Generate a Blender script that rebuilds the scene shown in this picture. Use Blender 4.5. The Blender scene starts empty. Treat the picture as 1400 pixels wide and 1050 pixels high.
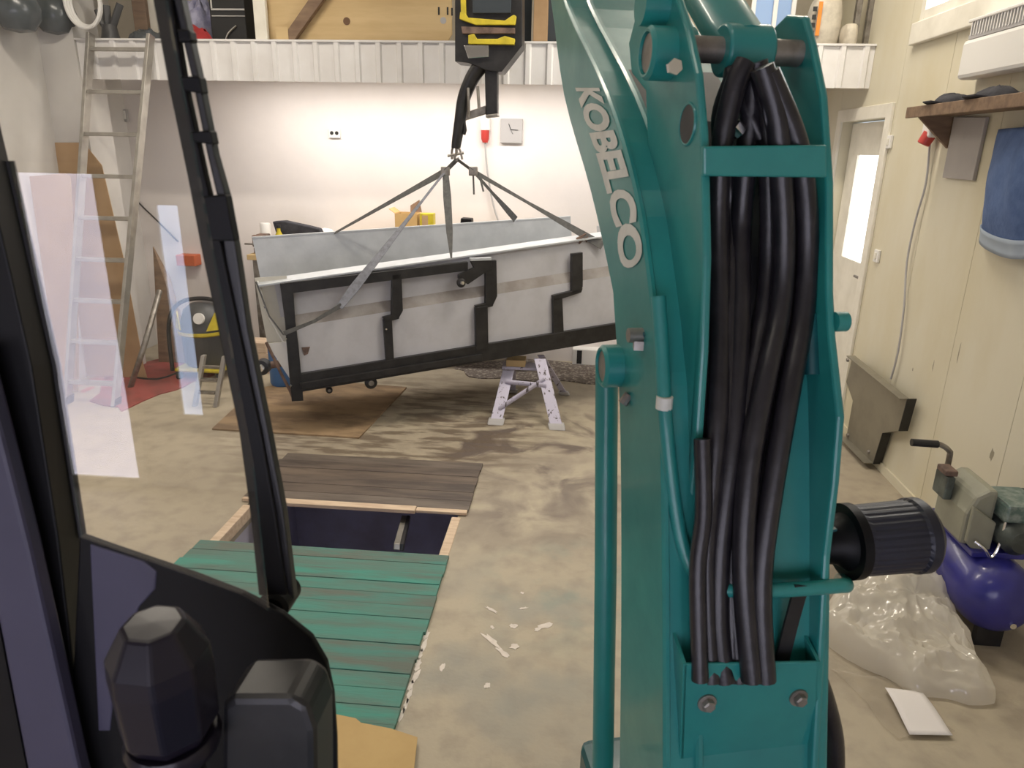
import bpy, math, random
from mathutils import Vector, Matrix, noise
random.seed(7)
scene = bpy.context.scene
col = scene.collection
V = Vector

# ------------------------------------------------------------------ camera
H = 1.85                      # eye height in the cab
FPX = 980.0                   # focal length for a 1400 px wide frame
PITCH, ROLL, YAW = math.atan(320 / 980), math.radians(1.1), math.radians(4.7)
FW = V((-math.sin(YAW) * math.cos(PITCH), math.cos(YAW) * math.cos(PITCH), -math.sin(PITCH)))
_r0 = V((math.cos(YAW), math.sin(YAW), 0)); _u0 = _r0.cross(FW)
RT = _r0 * math.cos(ROLL) + _u0 * math.sin(ROLL)
UP = _u0 * math.cos(ROLL) - _r0 * math.sin(ROLL)
EYE = V((0, 0, H))
cd = bpy.data.cameras.new('camera'); cam = bpy.data.objects.new('camera', cd); col.objects.link(cam)
cd.sensor_width = 36; cd.lens = FPX / 1400 * 36; cd.clip_start = 0.02; cd.clip_end = 100
M = Matrix((RT, UP, -FW)).transposed().to_4x4(); M.translation = EYE
cam.matrix_world = M
cd.dof.use_dof = True; cd.dof.focus_distance = 3.6; cd.dof.aperture_fstop = 12.0
scene.camera = cam

# ------------------------------------------------------------------ world, light, exposure
vs = scene.view_settings
vs.view_transform = 'Standard'; vs.look = 'None'; vs.gamma = 1; vs.use_curve_mapping = False
vs.exposure = 0.12
w = bpy.data.worlds.new('sky'); scene.world = w; w.use_nodes = True
w.node_tree.nodes['Background'].inputs[0].default_value = (0.75, 0.85, 1.0, 1)
w.node_tree.nodes['Background'].inputs[1].default_value = 1.0
LAMP_CEIL, LAMP_MEZZ, DAY_DOOR, DAY_WIN = 50.0, 36.0, 4.8, 6.5

# ------------------------------------------------------------------ measuring helpers: a sight line met with a real plane of the place
def ray(x, y): return FW + RT * ((x - 700) / FPX) - UP * ((y - 525) / FPX)
def onz(x, y, z=0.0):
    d = ray(x, y); return EYE + d * ((z - H) / d.z)
def onx(x, y, X):
    d = ray(x, y); return EYE + d * (X / d.x)
def ony(x, y, Y):
    d = ray(x, y); return EYE + d * (Y / d.y)
def onpl(x, y, p, n):
    d = ray(x, y); return EYE + d * ((V(p) - EYE).dot(n) / d.dot(n))

# ------------------------------------------------------------------ materials
def principled(name):
    m = bpy.data.materials.new(name); m.use_nodes = True
    return m, m.node_tree.nodes, m.node_tree.links, m.node_tree.nodes['Principled BSDF']
def mat(name, c, c2=None, scale=6.0, rough=0.6, metal=0.0, bump=0.0, stretch=(1, 1, 1), lo=0.4, hi=0.65, detail=6, coat=0.0, bscale=None, emit=None, rough2=None, coords='Object'):
    m, n, l, b = principled(name)
    b.inputs['Base Color'].default_value = (*c, 1); b.inputs['Roughness'].default_value = rough; b.inputs['Metallic'].default_value = metal
    b.inputs['Coat Weight'].default_value = coat; b.inputs['Coat Roughness'].default_value = 0.12
    if c2 is not None or bump or rough2 is not None:
        tc = n.new('ShaderNodeTexCoord'); mp = n.new('ShaderNodeMapping'); mp.inputs['Scale'].default_value = stretch
        l.new(tc.outputs[coords], mp.inputs[0])
        nt = n.new('ShaderNodeTexNoise'); nt.inputs['Scale'].default_value = scale; nt.inputs['Detail'].default_value = detail; nt.inputs['Roughness'].default_value = 0.6
        l.new(mp.outputs[0], nt.inputs['Vector'])
        rp = n.new('ShaderNodeMapRange'); rp.inputs[1].default_value = lo; rp.inputs[2].default_value = hi
        l.new(nt.outputs[0], rp.inputs[0])
        if c2 is not None:
            mx = n.new('ShaderNodeMix'); mx.data_type = 'RGBA'
            mx.inputs[6].default_value = (*c, 1); mx.inputs[7].default_value = (*c2, 1)
            l.new(rp.outputs[0], mx.inputs[0]); l.new(mx.outputs[2], b.inputs['Base Color'])
        if rough2 is not None:
            mr = n.new('ShaderNodeMapRange'); mr.inputs[3].default_value = rough; mr.inputs[4].default_value = rough2
            l.new(rp.outputs[0], mr.inputs[0]); l.new(mr.outputs[0], b.inputs['Roughness'])
        if bump:
            nb = n.new('ShaderNodeTexNoise'); nb.inputs['Scale'].default_value = bscale or scale * 4; nb.inputs['Detail'].default_value = 4
            l.new(mp.outputs[0], nb.inputs['Vector'])
            bp = n.new('ShaderNodeBump'); bp.inputs['Strength'].default_value = bump; bp.inputs['Distance'].default_value = 0.01
            l.new(nb.outputs[0], bp.inputs['Height']); l.new(bp.outputs[0], b.inputs['Normal'])
    if emit:
        b.inputs['Emission Color'].default_value = (*emit[0], 1); b.inputs['Emission Strength'].default_value = emit[1]
    return m

def floor_mat():
    m, n, l, b = principled('stained_concrete')
    tc = n.new('ShaderNodeTexCoord')
    def nz(scale, detail, lo, hi, st=(1, 1, 1), dist=0.0):
        mp = n.new('ShaderNodeMapping'); mp.inputs['Scale'].default_value = st; l.new(tc.outputs['Object'], mp.inputs[0])
        t = n.new('ShaderNodeTexNoise'); t.inputs['Scale'].default_value = scale; t.inputs['Detail'].default_value = detail; t.inputs['Distortion'].default_value = dist
        l.new(mp.outputs[0], t.inputs['Vector'])
        r = n.new('ShaderNodeMapRange'); r.inputs[1].default_value = lo; r.inputs[2].default_value = hi; l.new(t.outputs[0], r.inputs[0]); return r.outputs[0]
    def spot(c, rad, soft):           # a soft round patch on the floor where a stain or streaked tone lies
        d = n.new('ShaderNodeVectorMath'); d.operation = 'DISTANCE'; l.new(tc.outputs['Object'], d.inputs[0]); d.inputs[1].default_value = c
        r = n.new('ShaderNodeMapRange'); r.inputs[1].default_value = rad; r.inputs[2].default_value = rad - soft; l.new(d.outputs['Value'], r.inputs[0]); return r.outputs[0]
    def mul(a, c):
        k = n.new('ShaderNodeMath'); k.operation = 'MULTIPLY'; l.new(a, k.inputs[0])
        if isinstance(c, float): k.inputs[1].default_value = c
        else: l.new(c, k.inputs[1])
        return k.outputs[0]
    cur = None
    def layer(base, fac, c):
        mx = n.new('ShaderNodeMix'); mx.data_type = 'RGBA'
        if isinstance(base, tuple): mx.inputs[6].default_value = (*base, 1)
        else: l.new(base, mx.inputs[6])
        mx.inputs[7].default_value = (*c, 1); l.new(fac, mx.inputs[0]); return mx.outputs[2]
    c = layer((0.43, 0.375, 0.28), nz(0.9, 8, .42, .68), (0.345, 0.295, 0.225))
    c = layer(c, mul(nz(9, 8, .45, .75), 0.5), (0.215, 0.18, 0.14))
    c = layer(c, mul(nz(2.2, 6, .52, .62, dist=1.2), spot((-0.35, 4.35, 0), 1.2, .7)), (0.135, 0.107, 0.09))
    c = layer(c, mul(nz(3.0, 5, .42, .6, dist=.6), mul(spot((-0.15, 3.6, 0), .75, .5), .75)), (0.15, 0.12, 0.105))
    c = layer(c, mul(nz(3.5, 6, .45, .58, (1, 4, 1)), mul(spot((-1.2, 4.55, 0), 1.3, .5), .8)), (0.14, 0.105, 0.075))  # darker streaks laid across the floor under the hopper
    c = layer(c, mul(nz(1.8, 6, .45, .62), mul(spot((-0.1, 2.2, 0), 1.0, .6), .6)), (0.26, 0.275, 0.25))
    c = layer(c, mul(nz(4.0, 6, .48, .6), mul(spot((0.05, 2.75, 0), .5, .3), .35)), (0.15, 0.25, 0.23))
    c = layer(c, mul(nz(5, 5, .5, .56), spot((-3.6, 5.2, 0), .5, .3)), (0.42, 0.12, 0.09))
    c = layer(c, mul(nz(2.6, 6, .5, .62, dist=.8), mul(spot((1.5, 2.9, 0), .9, .5), .7)), (0.12, 0.10, 0.078))
    l.new(c, b.inputs['Base Color'])
    b.inputs['Roughness'].default_value = 0.55
    nb = n.new('ShaderNodeTexNoise'); nb.inputs['Scale'].default_value = 60; l.new(tc.outputs['Object'], nb.inputs['Vector'])
    bp = n.new('ShaderNodeBump'); bp.inputs['Strength'].default_value = .15; bp.inputs['Distance'].default_value = .01
    l.new(nb.outputs[0], bp.inputs['Height']); l.new(bp.outputs[0], b.inputs['Normal'])
    return m

def pane_mat(name, ior=1.5, tint=(1, 1, 1)):
    m = bpy.data.materials.new(name); m.use_nodes = True; n, l = m.node_tree.nodes, m.node_tree.links; n.clear()
    out = n.new('ShaderNodeOutputMaterial'); mx = n.new('ShaderNodeMixShader'); lw = n.new('ShaderNodeLayerWeight'); pw = n.new('ShaderNodeMath'); pw.operation = 'POWER'; pw.inputs[1].default_value = 5; fr = n.new('ShaderNodeMath'); fr.operation = 'MULTIPLY_ADD'; fr.inputs[1].default_value = .95; fr.inputs[2].default_value = .048
    l.new(lw.outputs['Facing'], pw.inputs[0]); l.new(pw.outputs[0], fr.inputs[0])
    t = n.new('ShaderNodeBsdfTransparent'); t.inputs[0].default_value = (*tint, 1); g = n.new('ShaderNodeBsdfGlossy'); g.inputs['Roughness'].default_value = 0.0
    l.new(fr.outputs[0], mx.inputs[0]); l.new(t.outputs[0], mx.inputs[1]); l.new(g.outputs[0], mx.inputs[2]); l.new(mx.outputs[0], out.inputs[0])
    return m
def film_mat(name, c, alpha, rough=.2):
    m, n, l, b = principled(name)
    b.inputs['Base Color'].default_value = (*c, 1); b.inputs['Roughness'].default_value = rough
    b.inputs['Specular IOR Level'].default_value = .9
    t = n.new('ShaderNodeBsdfTransparent'); mx = n.new('ShaderNodeMixShader'); mx.inputs[0].default_value = alpha
    tr = n.new('ShaderNodeBsdfTranslucent'); tr.inputs[0].default_value = (*c, 1); m2 = n.new('ShaderNodeMixShader'); m2.inputs[0].default_value = .35
    l.new(b.outputs[0], m2.inputs[1]); l.new(tr.outputs[0], m2.inputs[2])
    l.new(t.outputs[0], mx.inputs[1]); l.new(m2.outputs[0], mx.inputs[2]); l.new(mx.outputs[0], n['Material Output'].inputs[0])
    return m

K = {}
K['floor'] = floor_mat()
K['wall_back'] = mat('white_plaster', (.80, .755, .73), (.74, .70, .68), 1.2, .75, bump=.05, bscale=40)
K['wall_left'] = mat('grey_white_board', (.62, .60, .57), (.52, .50, .48), 1.5, .8)
K['wall_right'] = mat('cream_paint', (.66, .62, .49), (.60, .54, .375), 1.3, .6, bump=.04, bscale=30, lo=.48, hi=.72, stretch=(1, 1, .45))
K['white_trim'] = mat('white_trim_paint', (.80, .77, .68), (.70, .67, .58), 5, .5)
K['ceiling'] = mat('ceiling_board', (.7, .68, .62), rough=.9)
K['pit'] = mat('pit_paint', (.60, .60, .80), (.46, .44, .54), 2.5, .6)
K['sheet_white'] = mat('white_profiled_steel', (.80, .79, .78), (.72, .70, .68), 2, .4)
K['teal'] = mat('teal_machine_paint', (.020, .235, .215), (.013, .180, .175), 5, .36, bump=.012, coat=.3, bscale=18, lo=.35, hi=.7, rough2=.5)
K['teal_dk'] = mat('teal_paint_worn', (.007, .085, .095), (.006, .055, .065), 9, .4, coat=.2)
K['black_paint'] = mat('black_frame_paint', (.010, .0095, .010), (.022, .021, .021), 14, .42)
K['black_rub'] = mat('black_rubber', (.010, .010, .012), (.02, .02, .022), 20, .42)
K['hose'] = mat('hydraulic_hose', (.012, .011, .014), (.022, .02, .024), 30, .33, bump=.05, bscale=160)
K['black_pl'] = mat('black_plastic', (.004, .004, .005), rough=.5)
K['black_pl'].node_tree.nodes['Principled BSDF'].inputs['Specular IOR Level'].default_value = .22
K['knob'] = mat('glossy_black_plastic', (.012, .010, .018), rough=.3)
K['knob'].node_tree.nodes['Principled BSDF'].inputs['Specular IOR Level'].default_value = .35
K['violet_pl'] = mat('violet_grey_plastic', (.060, .056, .098), (.048, .045, .08), 3, .55)  # the violet puts reflected daylight into the colour of the dark trim
K['navy_pl'] = mat('navy_ribbed_plastic', (.012, .014, .028), (.008, .009, .018), 10, .45)
K['galv'] = mat('galvanised_sheet', (.56, .585, .61), (.44, .465, .49), 5, .45, metal=.35, lo=.35, hi=.7)
K['galv_cream'] = mat('galvanised_inner', (.62, .60, .52), (.52, .50, .44), 4, .5, metal=.25)
K['panel_grey'] = mat('pale_grey_panel', (.50, .498, .52), (.43, .426, .44), 4, .55)
K['panel_dirt'] = mat('dusty_fold', (.23, .205, .19), (.32, .30, .285), 6, .7)  # darker grey-brown than the panels, for the fold band
K['alu'] = mat('brushed_aluminium', (.44, .42, .38), (.34, .32, .29), 12, .42, metal=.7)
K['alu_paint'] = mat('paint_spattered_aluminium', (.50, .48, .60), (.10, .085, .09), 14, .5, metal=.2, stretch=(3, 3, .6), lo=.585, hi=.62)
K['chrome'] = mat('chrome', (.8, .8, .8), rough=.15, metal=1)
K['steel'] = mat('worn_steel', (.32, .30, .27), (.18, .16, .14), 14, .45, metal=.7)
K['rust'] = mat('rusty_steel', (.20, .13, .10), (.09, .06, .05), 18, .8)
K['strap'] = mat('grey_webbing', (.22, .23, .265), (.15, .155, .18), 40, .8)
K['strap_dk'] = mat('dark_webbing', (.13, .13, .125), (.09, .09, .09), 40, .8)
K['wood'] = mat('raw_plywood', (.62, .46, .24), (.52, .37, .18), 3, .65, stretch=(.4, 3, 3))
K['wood_dk'] = mat('brown_timber', (.24, .16, .10), (.16, .10, .065), 4, .7, stretch=(1, 6, 6))
K['wood_pale'] = mat('pale_batten', (.66, .52, .38), (.52, .38, .27), 6, .7, stretch=(1, 6, 6))
K['ply_floor'] = mat('dirty_plywood', (.36, .25, .145), (.20, .135, .08), 2.2, .7, lo=.42, hi=.58, stretch=(1, 2.2, 1))
K['ply_orange'] = mat('yellow_fibreboard', (.52, .36, .15), (.45, .30, .12), 3, .7)
K['card'] = mat('cardboard', (.46, .31, .175), (.38, .245, .13), 3, .85)
K['card_lt'] = mat('cardboard_bright', (.60, .40, .17), (.52, .33, .13), 3, .8)
K['card_dk'] = mat('cardboard_inside', (.17, .10, .06), rough=.9)
K['brown_pl'] = [mat('cover_plank_%s' % s, a, b_, sc, .62, bump=.15, stretch=(.5, 3, 1), bscale=30, lo=.42, hi=.62) for s, a, b_, sc in (
    ('umber', (.105, .080, .066), (.17, .13, .10), 4), ('bark', (.135, .105, .085), (.075, .058, .050), 5), ('ash', (.165, .135, .112), (.10, .08, .068), 4))]
K['green_pl'] = [mat('green_plank_%s' % s, a, b_, sc, .6, bump=.15, stretch=(.45, 3.2, 1), bscale=30, lo=.40, hi=.58) for s, a, b_, sc in (
    ('jade', (.045, .25, .195), (.085, .145, .12), 3.6), ('moss', (.085, .165, .135), (.055, .225, .18), 4), ('sage', (.09, .165, .135), (.065, .21, .17), 3), ('pine', (.055, .20, .165), (.105, .13, .105), 4))]
K['paper'] = mat('white_paper', (.78, .75, .74), rough=.85)
K['paint_splash'] = mat('dried_white_paint', (.72, .66, .60), (.6, .55, .5), 30, .7)
K['red'] = mat('red_plastic', (.50, .05, .04), rough=.4)
K['red_mat'] = mat('red_rubber_mat', (.33, .075, .065), (.20, .06, .05), 5, .85)
K['white_pl'] = mat('white_plastic', (.78, .77, .74), rough=.4)
K['grey_pl'] = mat('grey_plastic', (.42, .41, .41), rough=.5)
K['ink'] = mat('black_ink', (.02, .02, .02), rough=.7)
K['letter'] = mat('pale_lettering', (.66, .66, .60), (.56, .57, .52), 20, .5)
K['yellow'] = mat('yellow_paint', (.62, .50, .03), (.45, .36, .02), 12, .5)
K['vac_grey'] = mat('dark_grey_plastic', (.05, .052, .055), rough=.45)
K['blue_tank'] = mat('blue_tank_paint', (.028, .028, .235), (.022, .022, .17), 5, .33, coat=.3)
K['comp_cover'] = mat('greenish_grey_cover', (.29, .29, .225), (.24, .24, .19), 5, .5)
K['comp_dk'] = mat('greasy_cast_iron', (.06, .07, .065), (.13, .155, .145), 12, .45, metal=.4)
K['comp_top'] = mat('teal_grey_cast', (.11, .17, .155), (.26, .31, .29), 35, .45, metal=.3)
K['film'] = film_mat('clear_plastic_film', (.92, .88, .78), .68, .12)
K['film_thin'] = film_mat('thin_plastic_film', (.62, .56, .46), .34)
K['denim'] = mat('blue_cloth', (.10, .16, .33), (.07, .12, .26), 12, .9, bump=.3)
K['dark_cloth'] = mat('charcoal_cloth', (.028, .028, .035), (.05, .05, .06), 9, .9, bump=.3)
K['cloth_lav'] = mat('lavender_cloth', (.38, .38, .50), (.22, .22, .34), 14, .95, bump=.4)
K['cloth_red'] = mat('red_cloth', (.40, .035, .035), (.25, .02, .02), 9, .9, bump=.3)
K['bag_grey'] = mat('smoky_plastic', (.085, .10, .115), (.05, .06, .065), 5, .25)
K['sack'] = mat('printed_sack', (.60, .55, .45), (.42, .38, .31), 9, .6, bump=.3, bscale=12)
K['orange'] = mat('orange_print', (.75, .25, .03), rough=.6)
K['mezz_wall'] = mat('loft_lining', (.52, .47, .38), (.42, .38, .31), 2, .8)
K['dark_win'] = mat('dark_glass', (.05, .06, .07), rough=.15)
K['blue_sheet'] = mat('blue_sheet', (.28, .42, .68), rough=.5)
K['lamp'] = mat('lamp_diffuser', (.9, .9, .9), emit=((1, .93, .82), 5.0))
K['day'] = mat('daylit_pane', (.8, .8, .85), emit=((.84, .82, 1.0), DAY_DOOR))  # glow for the unseen gate panes added as lavender fill
K['day_open'] = mat('daylit_open_pane', (.8, .8, .85), emit=((.86, .83, 1.0), DAY_DOOR * 1.0))
K['day_blue'] = mat('daylit_pane_blue', (.8, .8, .85), emit=((.62, .74, 1.0), DAY_DOOR * 1.0))
K['day_white'] = mat('daylit_window', (.9, .9, .9), emit=((1, 1, 1), DAY_WIN))
K['day_door'] = mat('daylit_door_glass', (.9, .9, .9), emit=((.93, .97, 1), 1.6))
K['glass'] = pane_mat('cab_glass')

# ------------------------------------------------------------------ mesh builder
class MB:
    def __init__(s): s.v = []; s.f = []; s.mi = []
    def add(s, vs_, fs, mi=0):
        o = len(s.v); s.v += [V(p) for p in vs_]; s.f += [[i + o for i in f] for f in fs]; s.mi += [mi] * len(fs); return s
    def box(s, lo, hi, mi=0):
        (a, b, c), (d, e, f) = lo, hi
        return s.add([(a, b, c), (d, b, c), (d, e, c), (a, e, c), (a, b, f), (d, b, f), (d, e, f), (a, e, f)],
                     [[3, 2, 1, 0], [4, 5, 6, 7], [0, 1, 5, 4], [1, 2, 6, 5], [2, 3, 7, 6], [3, 0, 4, 7]], mi)
    def obox(s, o, ax, ay, az, mi=0):      # corner + three edge vectors
        o, ax, ay, az = V(o), V(ax), V(ay), V(az)
        return s.add([o, o + ax, o + ax + ay, o + ay, o + az, o + ax + az, o + ax + ay + az, o + ay + az],
                     [[3, 2, 1, 0], [4, 5, 6, 7], [0, 1, 5, 4], [1, 2, 6, 5], [2, 3, 7, 6], [3, 0, 4, 7]], mi)
    def prism(s, pts, off, mi=0):
        pts = [V(p) for p in pts]; k = len(pts); off = V(off)
        return s.add(pts + [p + off for p in pts], [list(range(k))[::-1], list(range(k, 2 * k))] + [[i, (i + 1) % k, k + (i + 1) % k, k + i] for i in range(k)], mi)
    def loft(s, rows, closed=True, caps=True, mi=0):
        k = len(rows[0]); vs_ = [p for r in rows for p in r]; fs = []
        for j in range(len(rows) - 1):
            for i in range(k if closed else k - 1):
                a, b = j * k + i, j * k + (i + 1) % k; fs.append([a, b, b + k, a + k])
        if caps and closed: fs += [list(range(k))[::-1], [(len(rows) - 1) * k + i for i in range(k)]]
        return s.add(vs_, fs, mi)
    def tube(s, pts, r, n=10, mi=0, smooth_steps=0, flat=None):
        pts = [V(p) for p in pts]
        if smooth_steps: pts = spline(pts, smooth_steps)
        rows = []; prev = None
        for i, p in enumerate(pts):
            t = (pts[min(i + 1, len(pts) - 1)] - pts[max(i - 1, 0)]).normalized()
            if prev is None:
                a = t.orthogonal() if flat is None else (V(flat) - t * t.dot(V(flat)))
            else: a = prev - t * t.dot(prev)
            a.normalize(); prev = a; b = t.cross(a)
            rr = r(i / max(1, len(pts) - 1)) if callable(r) else r
            ra, rb = rr if isinstance(rr, tuple) else (rr, rr)
            rows.append([p + a * (ra * math.cos(2 * math.pi * k / n)) + b * (rb * math.sin(2 * math.pi * k / n)) for k in range(n)])
        return s.loft(rows, mi=mi)
    def cyl(s, p0, p1, r0, r1=None, n=20, mi=0):
        r1 = r0 if r1 is None else r1
        return s.tube([p0, p1], lambda t: r0 + (r1 - r0) * t, n, mi)
    def lathe(s, o, ax, prof, n=24, mi=0, start=0.0):
        o, ax = V(o), V(ax).normalized(); a = ax.orthogonal().normalized(); b = ax.cross(a)
        return s.loft([[o + ax * h + (a * math.cos(start + 2 * math.pi * k / n) + b * math.sin(start + 2 * math.pi * k / n)) * max(r, 1e-4) for k in range(n)] for r, h in prof], mi=mi)
    def ribbon(s, pts, wdir, wd, th, mi=0):   # flat strap
        pts = [V(p) for p in pts]; rows = []
        for i, p in enumerate(pts):
            t = (pts[min(i + 1, len(pts) - 1)] - pts[max(i - 1, 0)]).normalized()
            wv = wdir[i] if isinstance(wdir, list) else wdir
            a = (V(wv) - t * t.dot(V(wv))).normalized() * (wd[i] / 2 if isinstance(wd, list) else wd / 2); b = t.cross(a).normalized() * th / 2
            rows.append([p - a - b, p + a - b, p + a + b, p - a + b])
        return s.loft(rows, mi=mi)
    def grid(s, fn, nu, nv, mi=0):
        return s.add([fn(i / nu, j / nv) for j in range(nv + 1) for i in range(nu + 1)],
                     [[j * (nu + 1) + i, j * (nu + 1) + i + 1, (j + 1) * (nu + 1) + i + 1, (j + 1) * (nu + 1) + i] for j in range(nv) for i in range(nu)], mi)
    def build(s, name, m, parent=None, smooth=False, bevel=0.0, subsurf=0, solid=0.0):
        root = parent
        base = V((0, 0, 0))
        while root is not None: base += root.location; root = root.parent
        me = bpy.data.meshes.new(name); me.from_pydata([tuple(p - base) for p in s.v], [], s.f)
        for mm in (m if isinstance(m, (list, tuple)) else [m]): me.materials.append(mm)
        for p, i in zip(me.polygons, s.mi): p.material_index = i; p.use_smooth = smooth
        me.update()
        import bmesh
        bm = bmesh.new(); bm.from_mesh(me)
        bmesh.ops.recalc_face_normals(bm, faces=bm.faces); bm.to_mesh(me); bm.free()
        o = bpy.data.objects.new(name, me); col.objects.link(o); o.parent = parent
        if solid:
            md = o.modifiers.new('solid', 'SOLIDIFY'); md.thickness = solid; md.offset = 0
        if bevel:
            md = o.modifiers.new('bevel', 'BEVEL'); md.width = bevel; md.segments = 2; md.limit_method = 'ANGLE'; md.angle_limit = math.radians(35)
        if subsurf:
            md = o.modifiers.new('sub', 'SUBSURF'); md.levels = subsurf; md.render_levels = subsurf
        if smooth and not subsurf:
            try: me.set_sharp_from_angle(angle=math.radians(40))
            except Exception: pass
        return o
def spline(P, k):
    out = []; n = len(P)
    for i in range(n - 1):
        a, b, c, d = P[max(i - 1, 0)], P[i], P[i + 1], P[min(i + 2, n - 1)]
        for j in range(k):
            t = j / k
            out.append(.5 * (2 * b + (c - a) * t + (2 * a - 5 * b + 4 * c - d) * t * t + (3 * b - a - 3 * c + d) * t ** 3))
    return out + [P[-1]]
def empty(name, loc):
    o = bpy.data.objects.new(name, None); o.location = loc; o.empty_display_size = .1; col.objects.link(o); return o
def tag(o, label, cat, group=None):
    o['label'] = label; o['category'] = cat
    if group: o['group'] = group
    return o
def thing(name, loc, label, cat, group=None): return tag(empty(name, V(loc)), label, cat, group)
def struct(o): o['kind'] = 'structure'; return o
def nz3(p, s=1.0): return noise.noise(V(p) * s)

# ================================================================== THE ROOM
XW, XL, YB, YM, YR, ZC = 1.956, -3.98, 6.4, 5.45, -2.4, 4.1
PX0, PX1, PY0, PY1 = -1.70, -0.55, 1.92, 3.97          # service pit
m = MB()
for lo, hi in (((XL - .1, YR - .1, -.12), (PX0, YB + .1, 0)), ((PX1, YR - .1, -.12), (XW + .14, YB + .1, 0)), ((PX0, YR - .1, -.12), (PX1, PY0, 0)), ((PX0, PY1, -.12), (PX1, YB + .1, 0))): m.box(lo, hi)
floor = struct(m.build('floor', K['floor']))
m = MB(); t = .08; zb = -1.25
m.box((PX0 - t, PY0 - t, zb), (PX0, PY1 + t, -.12)); m.box((PX1, PY0 - t, zb), (PX1 + t, PY1 + t, -.12))
m.box((PX0, PY0 - t, zb), (PX1, PY0, -.12)); m.box((PX0, PY1, zb), (PX1, PY1 + t, -.12)); m.box((PX0 - t, PY0 - t, zb - .1), (PX1 + t, PY1 + t, zb))
struct(m.build('wall_pit', K['pit']))
struct(MB().box((XL, YB, 0), (XW, YB + .1, ZC)).build('wall_back', K['wall_back']))
struct(MB().box((XL - .1, YR - .1, 0), (XL, YB + .1, ZC)).build('wall_left', K['wall_left']))
struct(MB().box((XL - .1, YR - .1, ZC), (XW + .14, YB + .1, ZC + .1)).build('ceiling', K['ceiling']))
# right wall: backing with painted boards on it, openings for the door and the window
DY0, DY1, DZ = 5.06, 5.88, 2.09
WY0, WY1, WZ0, WZ1 = 2.75, 4.80, 2.60, 3.45
def cut(rects, op):
    out = []
    for (a, b, c, d) in rects:
        A, B, C, D = max(a, op[0]), min(b, op[1]), max(c, op[2]), min(d, op[3])
        if A >= B or C >= D: out.append((a, b, c, d)); continue
        for q in ((a, A, c, d), (B, b, c, d), (A, B, c, C), (A, B, D, d)):
            if q[1] - q[0] > .012 and q[3] - q[2] > .012: out.append(q)
    return out
ops = [(DY0, DY1, 0, DZ), (WY0, WY1, WZ0, WZ1)]
m = MB(); rr = [(YR - .1, YB + .1, 0, ZC)]
for o_ in ops: rr = cut(rr, o_)
for a, b, c, d in rr: m.box((XW + .014, a, c), (XW + .14, b, d))
wr = struct(m.build('wall_right', K['wall_right']))
joints = [YR, -1.7, -1.1, -.5, .1, .7, 1.3, 1.9, 2.5, 3.13, 3.735, 4.34, 4.955, 5.98, YB]
for a, b in zip(joints, joints[1:]):
    rr = [(a + .0015, b - .0015, 0, ZC)]
    for o_ in ops: rr = cut(rr, o_)
    for q in rr:
        MB().box((XW, q[0], q[2]), (XW + .014, q[1], q[3])).build('panel', K['wall_right'], wr)
for q, a_, b_ in (((1356, 622), .018, .035), ((1311, 482), .006, .05), ((1276, 500), .005, .03), ((1248, 505), .006, .012)):
    p = onx(*q, XW); P = []
    for k in range(10):
        an = 2 * math.pi * k / 10; r_ = random.uniform(.6, 1.2); P.append(p + V((-.0005, math.cos(an) * a_ * r_, math.sin(an) * b_ * r_)))
    MB().prism(P, V((.0008, 0, 0))).build('scuff_mark', mat('wall_scuff', (.30, .27, .20), rough=.8), wr)
# window high on the right wall
wn = struct(empty('window_1', (XW, WY0, WZ0)))
m = MB(); f = .055
m.box((XW - .02, WY0 - .0, WZ0), (XW + .1, WY0 + f, WZ1)); m.box((XW - .02, WY1 - f, WZ0), (XW + .1, WY1, WZ1)); m.box((XW - .02, WY0 + f, WZ0), (XW + .1, WY1 - f, WZ0 + f)); m.box((XW - .02, WY0 + f, WZ1 - f), (XW + .1, WY1 - f, WZ1))
m.build('window_frame', K['white_trim'], wn, bevel=.004)
MB().box((XW, 4.47, WZ0 + f), (XW + .08, 4.53, WZ1 - f)).build('mullion', K['white_trim'], wn, bevel=.004)
for a, b in ((WY0 + f, 4.47), (4.53, WY1 - f)): MB().box((XW + .05, a, WZ0 + f), (XW + .06, b, WZ1 - f)).build('pane', K['day_white'], wn)
MB().box((XW - .035, WY0 - .06, WZ0 - .12), (XW + .0, WY1 + .06, WZ0 - .0)).build('window_sill', K['white_trim'], wn, bevel=.006)
# door with a tall glass in the right wall
dr = struct(empty('door_1', (XW, DY0, 0)))
m = MB(); c_ = .085
m.box((XW - .02, DY0 - c_, 0), (XW, DY0, DZ + c_)); m.box((XW - .02, DY1, 0), (XW, DY1 + c_, DZ + c_)); m.box((XW - .02, DY0, DZ), (XW, DY1, DZ + c_))
m.build('door_casing', K['white_trim'], dr, bevel=.004)
g0, g1, gz0, gz1 = DY0 + .10, DY1 - .2, 1.13, 1.86
lx = XW + .07
m = MB(); m.box((lx, DY0 + .01, .01), (lx + .045, g0, DZ - .01)); m.box((lx, g1, .01), (lx + .045, DY1 - .01, DZ - .01)); m.box((lx, g0, .01), (lx + .045, g1, gz0)); m.box((lx, g0, gz1), (lx + .045, g1, DZ - .01))
m.build('door_leaf', K['white_trim'], dr)
MB().box((lx + .015, g0, gz0), (lx + .03, g1, gz1)).build('pane', K['day_door'], dr)
m = MB(); m.cyl((lx, DY0 + .06, 1.05), (lx - .05, DY0 + .06, 1.05), .01); m.tube([(lx - .05, DY0 + .06, 1.05), (lx - .05, DY0 + .17, 1.05)], .009)
m.build('door_handle', K['steel'], dr, smooth=True)
# skirting along the right wall
struct(MB().box((XW - .012, YR, 0), (XW, DY0 - c_, .055)).build('baseboard_right', K['wall_right']))
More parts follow.
